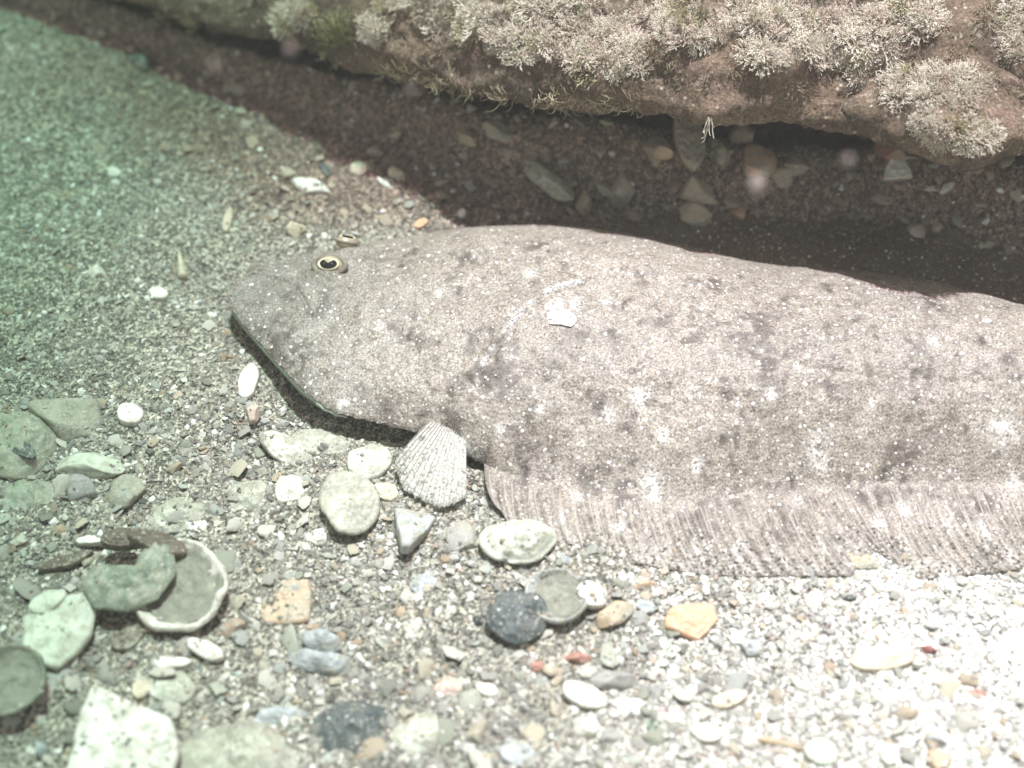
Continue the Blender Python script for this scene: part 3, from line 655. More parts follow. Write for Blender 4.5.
def hero(kind, name, label, px, py, w, h, ang=0, col='white', ht=None, dirt=0.4, tilt=(0, 0), poly=None, lift=0.0, cat=None, group=None, z=None, seed=None):
    seed = seed if seed is not None else int(px*7+py*13) % 9973
    base = on_bed(px, py); base += float(SILT(*P(px, py, base)[:2]))+.0004; z0 = (base if z is None else z)+lift
    z0 -= 0.0003 if lift == 0 else 0.0; c = P(px, py, z0); mx, my = mpp(px, py)
    pl = poly if poly else [(px+a, py+b) for a, b in ell(w, h, ang, 60, 0.02 if kind == 'dish' else 0.055, seed)]
    pts = [((a-px)*mx, -(b-py)*my) for a, b in pl]
    if pts: # counter-clockwise
        area = sum(p[0]*q[1]-p[1]*q[0] for p, q in zip(pts, pts[1:]+pts[:1]))
        if area < 0: pts = pts[::-1]
    Rf = poly_R(pts); s = w*mx/2; ht = ht if ht is not None else 0.28*min(w, h)*mx
    m = shell_mat(*PALETTE[col], dirt); nz = lambda X, Y, k=1.0: 0.0009*k*fbm(X*230, Y*230, seed=seed, o=5, g=0.62)
    o = None
    if kind == 'cap':          # domed shell, hollow below, with growth lines
        rings = lambda r: 0.00016*np.sin(r*26+seed)*r
        top = lambda r, t, X, Y: 0.7*ht*(1-r**1.7)+rings(r)+nz(X, Y)
        me = polar_mesh(Rf, top, lambda r, t, X, Y: 0.7*ht*(1-r**1.7)-0.0012, m, nr=26, seed=seed, apex=(s*0.25*math.cos(R(ang)), s*0.2))
        o = obj(name, me, None, c)
    elif kind == 'dish':       # hollow side up, thick pale rim, sediment inside
        wall = lambda r: ht*np.clip(r/0.93, 0, 1)**2.6 - 0.25*ht*np.clip((r-0.93)/0.07, 0, 1)**2
        me = polar_mesh(Rf, lambda r, t, X, Y: wall(r)+0.0006+nz(X, Y, .7), lambda r, t, X, Y: ht*np.clip(r/0.93, 0, 1)**2.6*0.92-0.0010, m, nr=30, ns=120, seed=seed, rag=0.035)
        o = obj(name, me, None, c)
        ns = 48; th = np.linspace(0, 2*math.pi, ns, endpoint=False); rr = np.linspace(0.01, 1.0, 24)[:, None]*(0.80+0.11*np.cos(th-R(-10))+0.04*fbm(np.cos(th)*3, np.sin(th)*3, seed=seed, o=3))[None, :]
        Rr = Rf(th)[None, :]; X, Y = rr*Rr*np.cos(th), rr*Rr*np.sin(th)
        Zs = 0.0012+ht*np.clip(rr/0.93, 0, 1)**2.6*0.55+ht*0.28+0.0006*fbm(X*400, Y*400, seed=seed+3, o=4)+0.0003*noise(X*1500, Y*1500, seed=3)
        tn = (0.27+0.05*fbm(X*300, Y*300, seed=77, o=3))[..., None]*np.array([1.0, 1.0, 0.80])
        obj('sediment', np_mesh('sediment', np.stack([X, Y, Zs], -1).reshape(-1, 3), grid_faces(24, ns, True), M_silt, True, np.clip(tn, .05, 1).reshape(-1, 3)), o)
    elif kind == 'plate':      # broken flat piece with a real edge
        layer = lambda r: 0.0005*np.floor(r*3+0.7)
        me = polar_mesh(Rf, lambda r, t, X, Y: ht+nz(X, Y, 0.7)-layer(r)*0.6-0.0009*np.clip((r-.93)/.07, 0, 1), lambda r, t, X, Y: 0*r-0.0005, m, nr=22, ns=84, seed=seed, rag=0.035)
        o = obj(name, me, None, c)
    elif kind == 'stone':
        wx = max(p[0] for p in pts)-min(p[0] for p in pts)
        mw = math.hypot(w*mx*math.cos(R(ang)), w*my*math.sin(R(ang)))/2; mh = math.hypot(h*mx*math.sin(R(ang)), h*my*math.cos(R(ang)))/2
        hz = ht; o = obj(name, stone_mesh(mw, mh*0.95, hz, seed, m, 13), None, c+np.array([0, -hz*0.2, hz*0.08])); o.rotation_euler = (0, 0, -math.atan2(my*math.sin(R(ang)), mx*math.cos(R(ang))))
    elif kind == 'curl':       # horseshoe-shaped thick shell: a bent tapering body
        n, k = 44, 16; th = np.linspace(R(ang), R(ang+235), n)
        Rm = 0.5*min(w, h)*mx*0.72; q = np.linspace(0, 1, n)
        rad = 0.27*min(w, h)*mx*(0.62+0.75*np.sin(math.pi*q**0.8)); rad[0] *= .3; rad[-1] *= .3; rad[1] *= .8; rad[-2] *= .8
        v = []
        for i in range(n):
            cx, cy = Rm*w/min(w, h)*math.cos(th[i]), Rm*h/min(w, h)*1.25*math.sin(th[i])
            for j in range(k):
                a = 2*math.pi*j/k; v.append((cx+rad[i]*math.cos(a)*math.cos(th[i]), cy+rad[i]*math.cos(a)*math.sin(th[i]), rad[i]*0.9*math.sin(a)+rad.max()*0.5))
        v = np.array(v); v += 0.0010*fbm(v[:, 0]*220, v[:, 1]*220, v[:, 2]*220, seed=seed, o=5, g=0.6)[:, None]; v[:, 2] -= rad.max()*0.35
        me = np_mesh('curl', v, grid_faces(n, k, True), m, True); o = obj(name, me, None, c)
    elif kind == 'turret':     # tall spiral snail, whorl by whorl
        n, k = 60, 18; v = []; Ln = h*my*0.95; r0 = w*mx*0.5; a = R(ang)
        for i in range(n):
            t = i/(n-1); rr = r0*(1-t*0.85)*(0.84+0.16*abs(math.sin(t*math.pi*7)))*(1 if 0 < i < n-1 else 0.1)
            for j in range(k):
                b = 2*math.pi*j/k; y = (t-0.5)*Ln; x = rr*math.cos(b); v.append((x*math.cos(a)-y*math.sin(a), x*math.sin(a)+y*math.cos(a), r0*0.6+rr*math.sin(b)))
        o = obj(name, np_mesh('turret', v, grid_faces(n, k, True), m, True), None, c)
    if tilt != (0, 0): o.rotation_euler = (R(tilt[0]), R(tilt[1]), o.rotation_euler.z)
    tag(o, label, cat or name.replace('_', ' '), group); HEROES.append(o)
    return o

def hero_child(o, px, py, w, h, ang, col, ht, dirt, name, z):
    k = hero('cap', name, 'x', px, py, w, h, ang, col, ht, dirt, lift=z); HEROES.remove(k)
    for q in ('label', 'category', 'group'):
        if q in k: del k[q]
    k.parent = o; k.matrix_parent_inverse = (Matrix.Translation(o.location) @ o.rotation_euler.to_matrix().to_4x4()).inverted()
# lower left heap
hero('dish', 'oyster_shell', 'round oyster shell lying hollow side up with thick white rim, full of silt', 181, 591, 100, 84, 12, 'white', .007, 0.40, (8, -3), lift=.003, cat='shell')
hero('cap', 'slipper_shell', 'thick curved grey-green shell piece overlapping the white-rimmed round shell', 134, 584, 92, 66, 0, 'green', .009, 0.35, (4, -3), lift=0.014, cat='shell', poly=[(80, 582), (90, 566), (112, 568), (130, 568), (138, 548), (152, 540), (168, 554), (173, 576), (160, 598), (132, 609), (98, 604)])
hero('plate', 'shell_fragment', 'dark brown flat piece on top of the thick curved shell', 158, 545, 60, 20, 12, 'darkbrown', .004, 0.05, (-8, 10), lift=.016, cat='shell')
hero('plate', 'shell_fragment', 'dark knobbly piece just left of the dark brown flat piece', 122, 542, 38, 18, 0, 'darkbrown', .005, 0.2, lift=.010, cat='shell')
hero('plate', 'shell_fragment', 'pale green angular plate with a ragged right edge at the left margin', 62, 632, 66, 70, 0, 'palegreen', .0035, 0.35, (4, 6), poly=[(22, 622), (50, 602), (88, 592), (92, 610), (92, 634), (84, 650), (66, 668), (48, 662), (30, 650)], lift=.007, cat='shell')
hero('plate', 'shell_fragment', 'smooth pale blue-green chip lying above the pale green angular plate', 48, 603, 36, 20, -25, 'palegreen', .003, 0.1, lift=.011, cat='shell')
hero('dish', 'oyster_shell', 'round grey-green shell with dark rim cut by the left edge of the picture', 12, 685, 70, 66, 0, 'green', .008, 0.4, (7, 8), lift=.005, cat='shell')
hero('plate', 'shell_fragment', 'narrow pinkish-grey piece between the pale plate and the dark-rimmed shell', 52, 680, 26, 50, 20, 'grey', .003, 0.4, cat='shell')
hero('plate', 'shell_fragment', 'large white triangular slab standing out at the bottom left', 118, 735, 90, 90, 0, 'white', .004, 0.3, (8, -4), poly=[(84, 686), (112, 698), (142, 712), (170, 722), (182, 745), (176, 790), (120, 792), (74, 786), (76, 740), (80, 708)], lift=.006, cat='shell')
o = hero('cap', 'oyster_shell', 'large crusty arched shell beside the white triangular slab at the bottom', 226, 765, 152, 92, 0, 'palegreen', .013, 0.75, cat='shell')
hole = obj('barnacle_ring', py_mesh('ring', *torus(0.0036, 0.0005, 1.0, 1.3), shell_mat(*PALETTE['palegreen'], 0.7)), o, (0.010, -0.006, 0.0066))
hero('plate', 'shell_fragment', 'square tan tile-like piece right of the white-rimmed shell', 286, 602, 50, 44, 0, 'tan', .003, 0.35, poly=[(266, 582), (286, 578), (308, 580), (312, 604), (312, 622), (288, 626), (260, 624), (262, 600)], cat='stone')
o = hero('cap', 'snail_shell', 'grey-white horseshoe shell with a dark hollow below the tan piece', 318, 662, 58, 22, 0, 'bluegrey', .008, 0.3, (10, 0), lift=.002, cat='shell', poly=[(287, 656), (296, 648), (312, 656), (332, 656), (347, 655), (348, 668), (336, 675), (310, 671), (292, 665)])
hero_child(o, 322, 641, 42, 20, 12, 'bluegrey', .007, 0.3, 'whorl', .006)
hero('cap', 'shell_fragment', 'long narrow pale shell left of the dark blue-green shell', 277, 717, 66, 20, -3, 'bluegrey', .005, 0.3, (0, 4), cat='shell')
hero('cap', 'mussel_shell', 'dark blue-green shell with a pale lower edge at the bottom', 353, 727, 98, 54, -8, 'dark', .008, 0.12, (6, 6), cat='shell', poly=[(306, 742), (318, 716), (335, 704), (365, 702), (392, 708), (402, 716), (396, 734), (375, 752), (352, 762), (325, 758)])
hero('cap', 'slipper_shell', 'pale round shell right of the dark blue-green shell', 424, 734, 66, 44, -8, 'palegreen', .006, 0.5, cat='shell')
hero('cap', 'shell_fragment', 'small pinkish ring-marked shell above the pale round shell', 450, 690, 36, 26, 25, 'pink', .004, 0.2, (10, 0), cat='shell')
hero('plate', 'shell_fragment', 'white chip just right of the small pinkish shell', 487, 691, 24, 13, 20, 'white', .003, 0.1, cat='shell')
hero('plate', 'shell_fragment', 'white wedge-shaped chip below the white-rimmed round shell', 206, 651, 42, 15, 22, 'white', .004, 0.15, (8, 0), lift=.002, cat='shell')
hero('plate', 'shell_fragment', 'long white splinter left of the wedge-shaped chip', 174, 664, 36, 10, -5, 'white', .003, 0.2, lift=.001, cat='shell')
hero('plate', 'shell_fragment', 'dark leaf-shaped piece under the round white-rimmed shell', 130, 640, 34, 22, -30, 'darkbrown', .004, 0.5, cat='shell')
hero('plate', 'shell_fragment', 'thin white sliver above the thick curved shell', 90, 542, 28, 8, 0, 'white', .003, 0.1, lift=.003, cat='shell')
hero('plate', 'shell_fragment', 'dark slanting sliver left of the thick curved shell', 66, 562, 52, 12, -18, 'darkbrown', .003, 0.4, lift=.002, cat='shell')
hero('cap', 'shell_fragment', 'small smooth white oval above the white-rimmed round shell', 197, 526, 22, 15, 0, 'white', .003, 0.1, cat='shell')
hero('stone', 'pebble', 'dark elongated pebble right of the white-rimmed round shell', 245, 618, 26, 10, 35, 'grey', .004, 0.3, cat='stone')
hero('stone', 'pebble', 'purplish dark stone at the right foot of the round shell', 232, 628, 30, 20, -10, 'brown', .005, 0.4, cat='stone')
hero('stone', 'pebble', 'round bluish pebble near the bottom left corner', 43, 748, 24, 22, 0, 'bluegrey', .006, 0.2, cat='stone')
hero('plate', 'shell_fragment', 'tan flake above the crusty arched shell', 172, 688, 50, 34, 20, 'palegreen', .003, 0.6, cat='shell')
hero('plate', 'shell_fragment', 'small cream triangle above the big white slab', 142, 690, 18, 22, 0, 'cream', .003, 0.3, cat='shell')
# left margin
hero('stone', 'encrusted_stone', 'large grey-green lump high on the left margin', 66, 414, 84, 54, 15, 'greygreen', .013, 0.7, cat='stone')
o = hero('cap', 'snail_shell', 'snail shell with a dark opening at the left edge', 18, 444, 76, 60, 0, 'greygreen', .013, 0.6, (6, 6), lift=.002, cat='shell')
hero_child(o, 20, 446, 40, 13, 30, 'dark', .0016, 0.1, 'aperture_shade', .0075); hero_child(o, 8, 425, 40, 20, 20, 'greygreen', .006, 0.5, 'whorl', .007)  # dark disc painted in for the shade inside the opening
hero('stone', 'pebble', 'pale wedge stone below the grey-green lump', 88, 466, 84, 26, 6, 'palegreen', .007, 0.4, cat='stone')
hero('stone', 'pebble', 'smooth grey oval stone below the pale wedge stone', 82, 489, 46, 28, 5, 'grey', .007, 0.2, cat='stone')
hero('cap', 'slipper_shell', 'low grey-green shell beside the left edge under the snail shell', 30, 496, 78, 34, 8, 'greygreen', .007, 0.5, cat='shell')
hero('stone', 'pebble', 'greenish stone right of the smooth grey oval stone', 130, 492, 44, 38, 0, 'greygreen', .006, 0.7, cat='stone')
hero('cap', 'slipper_shell', 'buried pale disc shell above the white-rimmed round shell', 178, 516, 58, 36, 0, 'palegreen', .004, 0.75, cat='shell')
hero('plate', 'shell_fragment', 'white angular chip right of the grey-green lump', 131, 416, 28, 20, 20, 'white', .004, 0.15, cat='shell')
hero('plate', 'shell_fragment', 'white upright flake left of the fish jaw', 249, 383, 20, 30, 8, 'white', .004, 0.1, (10, 0), cat='shell')
hero('stone', 'pebble', 'pinkish round pebble under the white upright flake', 254, 412, 18, 20, 0, 'pink', .005, 0.1, cat='stone')
hero('stone', 'pebble', 'dark bead-like pebble beside the fish jaw', 299, 398, 11, 8, 0, 'dark', .003, 0.1, cat='stone')
# in front of the head
hero('plate', 'shell_fragment', 'white ribbed shell piece below the pinkish round pebble', 288, 452, 64, 24, 25, 'white', .003, 0.6, (6, 6), cat='shell')
hero('cap', 'shell_fragment', 'glossy silver-white shell right of the buried disc', 292, 490, 38, 30, 25, 'white', .006, 0.15, cat='shell')
hero('cap', 'slipper_shell', 'faint ring-shaped shell left of the silver-white shell', 246, 498, 48, 38, 0, 'palegreen', .004, 0.7, cat='shell')
hero('plate', 'shell_fragment', 'broad pale flake lying under the fish jaw', 322, 444, 66, 26, 10, 'palegreen', .003, 0.7, cat='shell')
hero('plate', 'slipper_shell', 'round grey-green shell casting a dark shadow at its right', 350, 502, 62, 56, 20, 'palegreen', .0022, 0.7, (4, 12), lift=.006, cat='shell')
hero('plate', 'shell_fragment', 'pale green flake left of the pelvic fin', 370, 464, 46, 34, -10, 'palegreen', .004, 0.4, lift=.001, cat='shell')
hero('stone', 'pebble', 'cream stone partly covered by the pelvic fin', 444, 494, 60, 34, -8, 'cream', .006, 0.4, cat='stone')
hero('cap', 'snail_shell', 'small white curled snail below the round grey-green shell', 318, 538, 20, 15, 30, 'white', .005, 0.3, cat='shell')
hero('plate', 'shell_fragment', 'triangular grey shell with a dark open edge below the pelvic fin', 412, 532, 50, 44, 0, 'bluegrey', .006, 0.5, (-10, 8), poly=[(392, 512), (436, 520), (428, 534), (410, 556), (402, 556), (396, 534)], lift=.001, cat='shell')
hero('stone', 'pebble', 'rounded grey lump left of the boat-shaped shell', 466, 536, 40, 40, 0, 'grey', .006, 0.5, cat='stone')
hero('cap', 'slipper_shell', 'boat-shaped pale green shell resting against the front of the fin', 518, 541, 78, 38, -6, 'palegreen', .009, 0.35, (14, 5), lift=.006, cat='shell')
hero('plate', 'shell_fragment', 'white angular piece above the triangular grey shell', 386, 494, 28, 18, 15, 'cream', .004, 0.2, cat='shell')
hero('cap', 'shell_fragment', 'fan-shaped pale shell left of the dark glassy shell', 428, 584, 34, 22, 0, 'bluegrey', .003, 0.3, cat='shell')
hero('cap', 'shell_fragment', 'small round grey shell below the boat-shaped shell', 564, 559, 14, 14, 0, 'bluegrey', .003, 0.1, cat='shell')
# centre bottom
hero('cap', 'jingle_shell', 'dark glassy shell with bright glints beside the grey round shell', 518, 616, 62, 50, 0, 'dark', .006, 0.08, (4, 6), lift=.006, cat='shell', seed=11)
hero('dish', 'slipper_shell', 'round grey shell with a thin white rim partly under the dark glassy shell', 556, 602, 64, 54, 0, 'bluegrey', .006, 0.5, cat='shell')
hero('plate', 'shell_fragment', 'white-blue wedge sticking out right of the grey round shell', 592, 597, 30, 22, 25, 'white', .005, 0.05, (10, 0), lift=.002, cat='shell')
hero('stone', 'pebble', 'dark olive pebble just left of the dark glassy shell', 478, 620, 14, 9, 0, 'dark', .003, 0.1, cat='stone')
hero('stone', 'pebble', 'slender brown pebble below the front of the anal fin', 641, 585, 32, 9, -8, 'tan', .003, 0.2, cat='stone')
hero('stone', 'pebble', 'brown wrinkled stone right of the white-blue wedge', 612, 613, 54, 28, -35, 'tan', .006, 0.5, cat='stone')
hero('plate', 'shell_fragment', 'blue-white chip at the tip of the brown wrinkled stone', 645, 609, 20, 14, 20, 'bluegrey', .004, 0.1, cat='shell')
hero('plate', 'pebble', 'flat orange stone with a straight top edge', 691, 622, 56, 36, 0, 'orange', .005, 0.15, (5, 4), poly=[(661, 622), (672, 611), (690, 607), (714, 606), (718, 622), (708, 632), (696, 643), (676, 636), (664, 631)], cat='stone')
hero('stone', 'pebble', 'smooth grey stone half sunk beside the reddish pebbles', 614, 680, 64, 34, 8, 'grey', .007, 0.3, cat='stone')
hero('stone', 'pebble', 'reddish elongated pebble above the smooth grey stone', 578, 658, 34, 13, -6, 'red', .004, 0.2, cat='stone')
hero('stone', 'pebble', 'dark red round pebble at the left end of the reddish ones', 537, 666, 18, 13, -10, 'red', .004, 0.2, cat='stone')
hero('stone', 'pebble', 'cream upright pebble between the two reddish pebbles', 552, 669, 20, 18, -30, 'cream', .004, 0.1, cat='stone')
hero('plate', 'shell_fragment', 'white-green shell with a dark lower edge under the smooth grey stone', 584, 697, 46, 22, 18, 'white', .004, 0.2, (10, 4), lift=.001, cat='shell')
hero('stone', 'pebble', 'bright white bean-shaped pebble near the bottom centre', 583, 724, 34, 24, 25, 'white', .005, 0.05, cat='stone')
hero('stone', 'pebble', 'round grey pebble right of the smooth grey stone', 652, 691, 26, 22, 0, 'grey', .005, 0.3, cat='stone')
hero('plate', 'shell_fragment', 'bright white slab below the round grey pebble', 628, 709, 44, 18, 0, 'white', .003, 0.1, cat='shell')
hero('stone', 'pebble', 'flat white stone right of the bright white slab', 672, 724, 28, 24, 0, 'white', .005, 0.1, cat='stone')
hero('plate', 'shell_fragment', 'white chip beneath the orange stone near the bottom', 706, 735, 32, 18, 10, 'white', .004, 0.1, cat='shell')
hero('stone', 'pebble', 'grey pebble low in the bottom centre', 612, 738, 34, 20, 10, 'grey', .005, 0.5, cat='stone')
hero('plate', 'shell_fragment', 'pinkish grey plate with rough edge at the bottom centre', 520, 755, 40, 28, 10, 'bluegrey', .003, 0.4, cat='shell')
hero('plate', 'shell_fragment', 'creamy curved shell strip right of the white stones', 728, 701, 40, 15, -15, 'cream', .004, 0.1, (8, 0), cat='shell')
# right bottom
hero('plate', 'shell_fragment', 'yellowish shell with a brown hollow on the pale gravel at right', 882, 660, 72, 24, -8, 'cream', .004, 0.25, cat='shell')
hero('stone', 'pebble', 'small dark red pebble right of the yellowish shell', 928, 650, 18, 11, 15, 'maroon', .003, 0.05, cat='stone')
hero('cap', 'slipper_shell', 'large white shell cut by the right edge of the picture', 1020, 657, 46, 52, 0, 'white', .007, 0.05, cat='shell')
hero('cap', 'shell_fragment', 'cream round shell left of the pink-brown pebble', 946, 684, 32, 22, 20, 'cream', .004, 0.1, cat='shell')
hero('stone', 'pebble', 'pink-brown oval pebble at the lower right', 977, 692, 24, 10, 0, 'red', .003, 0.1, cat='stone')
hero('plate', 'shell_fragment', 'pale green triangular chip at the bottom right of centre', 820, 754, 34, 26, 10, 'palegreen', .004, 0.1, cat='shell')
hero('stone', 'pebble', 'long tan pebble left of the pale green chip', 776, 743, 58, 11, 12, 'tan', .004, 0.2, cat='stone')
hero('stone', 'pebble', 'smooth grey pebble on pale gravel right of the orange stone', 748, 646, 32, 24, 10, 'bluegrey', .004, 0.3, cat='stone')
hero('stone', 'pebble', 'blue-grey stone at the bottom right', 936, 740, 28, 14, 10, 'bluegrey', .004, 0.2, cat='stone')
hero('stone', 'pebble', 'tiny dark stone below the notch in the fin', 848, 598, 18, 8, 0, 'dark', .003, 0.2, cat='stone')
hero('plate', 'shell_fragment', 'white upright chip at the bottom edge right of the green chip', 888, 756, 18, 22, 0, 'white', .004, 0.1, cat='shell')
hero('stone', 'pebble', 'tan rough pebble in the bottom right corner', 938, 762, 34, 24, 30, 'tan', .005, 0.4, cat='stone')
hero('plate', 'shell_fragment', 'brown flake in the triangular notch of the fin', 858, 562, 40, 16, 10, 'tan', .002, 0.6, cat='shell')
# upper left
hero('stone', 'pebble', 'bright white oval pebble near the shadow edge', 310, 186, 44, 18, 22, 'white', .005, 0.05, cat='stone')
hero('stone', 'mussel_shell', 'small dark upright shell beside the bright white oval pebble', 325, 170, 24, 11, 62, 'dark', .004, 0.2, cat='shell')
hero('stone', 'pebble', 'pale round pebble above the fish eye', 297, 230, 22, 17, 0, 'cream', .005, 0.1, cat='stone')
hero('stone', 'pebble', 'cream knobbly stone on the shadow edge', 361, 170, 24, 13, 0, 'cream', .005, 0.3, cat='stone')
hero('stone', 'pebble', 'grey-tan angular pebble right of the cream knobbly stone', 396, 175, 19, 15, 20, 'cream', .004, 0.5, cat='stone')
hero('stone', 'pebble', 'white pebble alone on the greenish sand at left', 97, 272, 22, 16, 0, 'white', .005, 0.1, cat='stone')
hero('turret', 'auger_shell', 'small ribbed tower snail lying on the greenish sand', 181, 263, 10, 36, 15, 'cream', None, 0.2, cat='shell')
hero('plate', 'shell_fragment', 'white chip below the tower snail', 159, 295, 20, 12, 15, 'white', .003, 0.1, cat='shell')
hero('stone', 'pebble', 'brown round pebble high on the greenish sand', 103, 150, 20, 16, 10, 'brown', .004, 0.6, cat='stone')
hero('stone', 'pebble', 'dark brown pebble under the brown round pebble', 95, 176, 22, 10, 10, 'darkbrown', .003, 0.4, cat='stone')
hero('plate', 'shell_fragment', 'white chip right of the dark brown pebble', 114, 174, 16, 9, 15, 'white', .003, 0.1, cat='shell')
hero('plate', 'shell_fragment', 'pale upright sliver left of the pale round pebble', 228, 222, 9, 24, 0, 'cream', .003, 0.2, cat='shell')
hero('plate', 'shell_fragment', 'thin white splinter near the cream knobbly stone', 384, 185, 18, 4, 32, 'white', .003, 0.0, cat='shell')
hero('plate', 'shell_fragment', 'orange-white splinter at the back of the fish', 421, 225, 16, 8, -30, 'orange', .003, 0.1, cat='shell')
hero('plate', 'shell_fragment', 'white bead-like chip where shadow edge meets the fish', 462, 216, 9, 7, 0, 'white', .004, 0.0, cat='shell')
# in the shade of the ledge
hero('stone', 'rock_piece', 'orange-brown pointed rock in the shade below the ledge', 755, 164, 42, 38, 0, 'orange', .010, 0.5, cat='stone', seed=5)
hero('plate', 'shell_fragment', 'white half-disc shell in the shade at right', 896, 169, 26, 17, 0, 'white', .004, 0.05, (25, 0), poly=[(883, 177), (886, 168), (893, 161), (901, 161), (908, 170), (909, 176)], cat='shell')
hero('plate', 'rock_piece', 'upright brown slab in the shade below the ledge', 688, 140, 26, 44, -20, 'brown', .006, 0.5, (20, 5), cat='stone')
hero('stone', 'rock_piece', 'pale-topped crusty rock touching the back of the fish', 692, 218, 40, 22, 10, 'tan', .010, 0.5, cat='stone')
hero('stone', 'rock_piece', 'brown stone with a dark hollow above the crusty rock', 698, 192, 44, 22, 10, 'brown', .010, 0.4, cat='stone')
hero('plate', 'shell_fragment', 'white-tipped orange chip in the shade', 737, 212, 18, 10, 35, 'orange', .003, 0.1, cat='shell')
hero('stone', 'rock_piece', 'tan wedge rock at the back of the fish', 583, 202, 17, 20, 0, 'tan', .008, 0.4, cat='stone')
hero('stone', 'rock_piece', 'brown angular rock between the tan wedge and the brown slab', 622, 191, 32, 26, 0, 'brown', .010, 0.6, cat='stone')
hero('stone', 'rock_piece', 'long flat grey-brown rock slanting in the shade', 545, 176, 66, 26, 38, 'brown', .007, 0.7, cat='stone')
hero('stone', 'rock_piece', 'tan splinter of rock in the shade at left of centre', 466, 136, 24, 10, 45, 'tan', .004, 0.4, cat='stone')
hero('stone', 'rock_piece', 'blunt brown lump directly under the fringe', 498, 131, 34, 16, 5, 'brown', .006, 0.6, cat='stone')
hero('stone', 'rock_piece', 'pinkish-brown round stone in the shade at right', 916, 236, 26, 20, 0, 'pink', .006, 0.5, cat='stone')
hero('stone', 'rock_piece', 'small pinkish stone beside the pinkish-brown round one', 938, 229, 12, 14, 0, 'pink', .004, 0.5, cat='stone')
hero('stone', 'rock_piece', 'dark red rock tucked under the right end of the ledge', 893, 150, 44, 22, 15, 'red', .009, 0.3, cat='stone')
hero('plate', 'worm_tube', 'white crooked worm tube in the shade below the right knob', 948, 188, 20, 5, -28, 'white', .003, 0.0, cat='worm tube')
hero('plate', 'worm_tube', 'thin white worm tube left of the crooked one', 926, 188, 22, 4, 8, 'white', .002, 0.0, cat='worm tube')
hero('plate', 'shell_fragment', 'curved cream chip in the shade at the right margin', 985, 246, 28, 8, -10, 'cream', .003, 0.2, cat='shell')
hero('stone', 'rock_piece', 'purplish-brown stone near the top left shade', 235, 90, 30, 14, 15, 'brown', .005, 0.6, cat='stone')
hero('stone', 'rock_piece', 'dark hole-side stone at the top left shadow edge', 143, 62, 26, 16, 35, 'dark', .005, 0.3, cat='stone')
hero('stone', 'rock_piece', 'brown block right of the tan wedge rock', 655, 150, 30, 22, 20, 'brown', .008, 0.5, cat='stone')
hero('stone', 'rock_piece', 'tan sliver just under the ledge left of the brown slab', 662, 152, 20, 7, 10, 'tan', .004, 0.2, cat='stone', lift=.006)
hero('stone', 'rock_piece', 'dark brown stone right of the upright slab', 716, 150, 24, 26, 0, 'darkbrown', .008, 0.5, cat='stone')
hero('stone', 'rock_piece', 'rounded brown rock behind the orange-brown pointed one', 782, 172, 30, 24, 0, 'brown', .007, 0.5, cat='stone')

# ---- knobs of rock at the right end
def knob(px, py, z, rx, ry, rz, seed, label, tuft_n, spot):
    c = P(px, py, z); k = tag(empty('encrusted_rock', (c[0], c[1], 0)), label, 'rock')
    off = np.array(k.location); me = stone_mesh(rx, ry, rz, seed, M_rock, 8, 4, 0.16); o = obj('rock_body', me, k, tuple(c-off))
    vv = np.array([q.co[:] for q in me.vertices]); nn = np.array([q.normal[:] for q in me.vertices])
    idx = [i for i in range(len(vv)) if nn[i]@np.array([0, -.6, .8]) > 0.25]; random.Random(seed).shuffle(idx); pl = []
    for i in idx:
        p = vv[i]+c
        if len(pl) >= tuft_n: break
        q = project(p)
        if min(((q[0]-a)/rx_)**2+((q[1]-b)/ry_)**2 for a, b, rx_, ry_ in spot) > 1: continue
        if all(np.linalg.norm(p-r) > 0.0042 for r in pl):
            pl.append(p); lay(random.choice(tufts), p, nn[i]+np.array([-.5, -.6, 0.1]), random.uniform(.5, .85), parent=k)
    return k
knob(965, 110, .098, .050, .030, .020, 3, 'rough brown knob with two pale feathery tufts below the right end of the ledge', 42, [(940, 88, 62, 20), (955, 128, 42, 18)])
knob(1040, 60, .100, .034, .040, .030, 8, 'pale-topped brown rock in the top right corner', 34, [(1010, 20, 40, 40)])

# ------------------------------------------------------------------ individual small pieces strewn about
def inside_fish(x, y, m=0.0):
    fx = np.interp(x, LP[:, 0], LP[:, 1]); fy = np.interp(x, UP_[:, 0], UP_[:, 1])
    return (x > LP[0, 0]) & (y > fx-0.028-m) & (y < fy+0.01+m)
MATS = {k: shell_mat(*PALETTE[k], 0.5) for k in PALETTE}
KIND = {'open': ['white', 'cream', 'grey', 'palegreen', 'white', 'bluegrey', 'white', 'greygreen', 'dark', 'grey', 'cream', 'tan'],
        'pale': ['white', 'cream', 'white', 'white', 'tan', 'bluegrey', 'cream', 'grey'],
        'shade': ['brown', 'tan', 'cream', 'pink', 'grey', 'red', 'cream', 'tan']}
NAMEC = {'greygreen': 'grey-green', 'palegreen': 'pale green', 'bluegrey': 'blue-grey', 'darkbrown': 'dark brown'}
proto = {}
def small_mesh(shape, col, k):
    key = (shape, col, k)
    if key not in proto:
        if shape == 'pebble': proto[key] = stone_mesh(1, 0.75, 0.62, 100+k*7+len(col), MATS[col], 12, 3, 0.16, 0.30 if k > 5 else 0.48, k <= 5)
        else:
            r = random.Random(k*31+len(col)); pts = [(math.cos(t)*r.uniform(.65, 1.1), math.sin(t)*r.uniform(.45, .85)) for t in np.linspace(0, 2*math.pi, 4+k % 3, endpoint=False)+r.uniform(0, 3)]
            proto[key] = polar_mesh(poly_R(pts), lambda a, t, X, Y: 0.26-0.22*a**2+0.02*np.sin(a*20), lambda a, t, X, Y: 0.16-0.22*a**2, MATS[col], nr=9, ns=34, seed=k, rag=0.13)
    return proto[key]
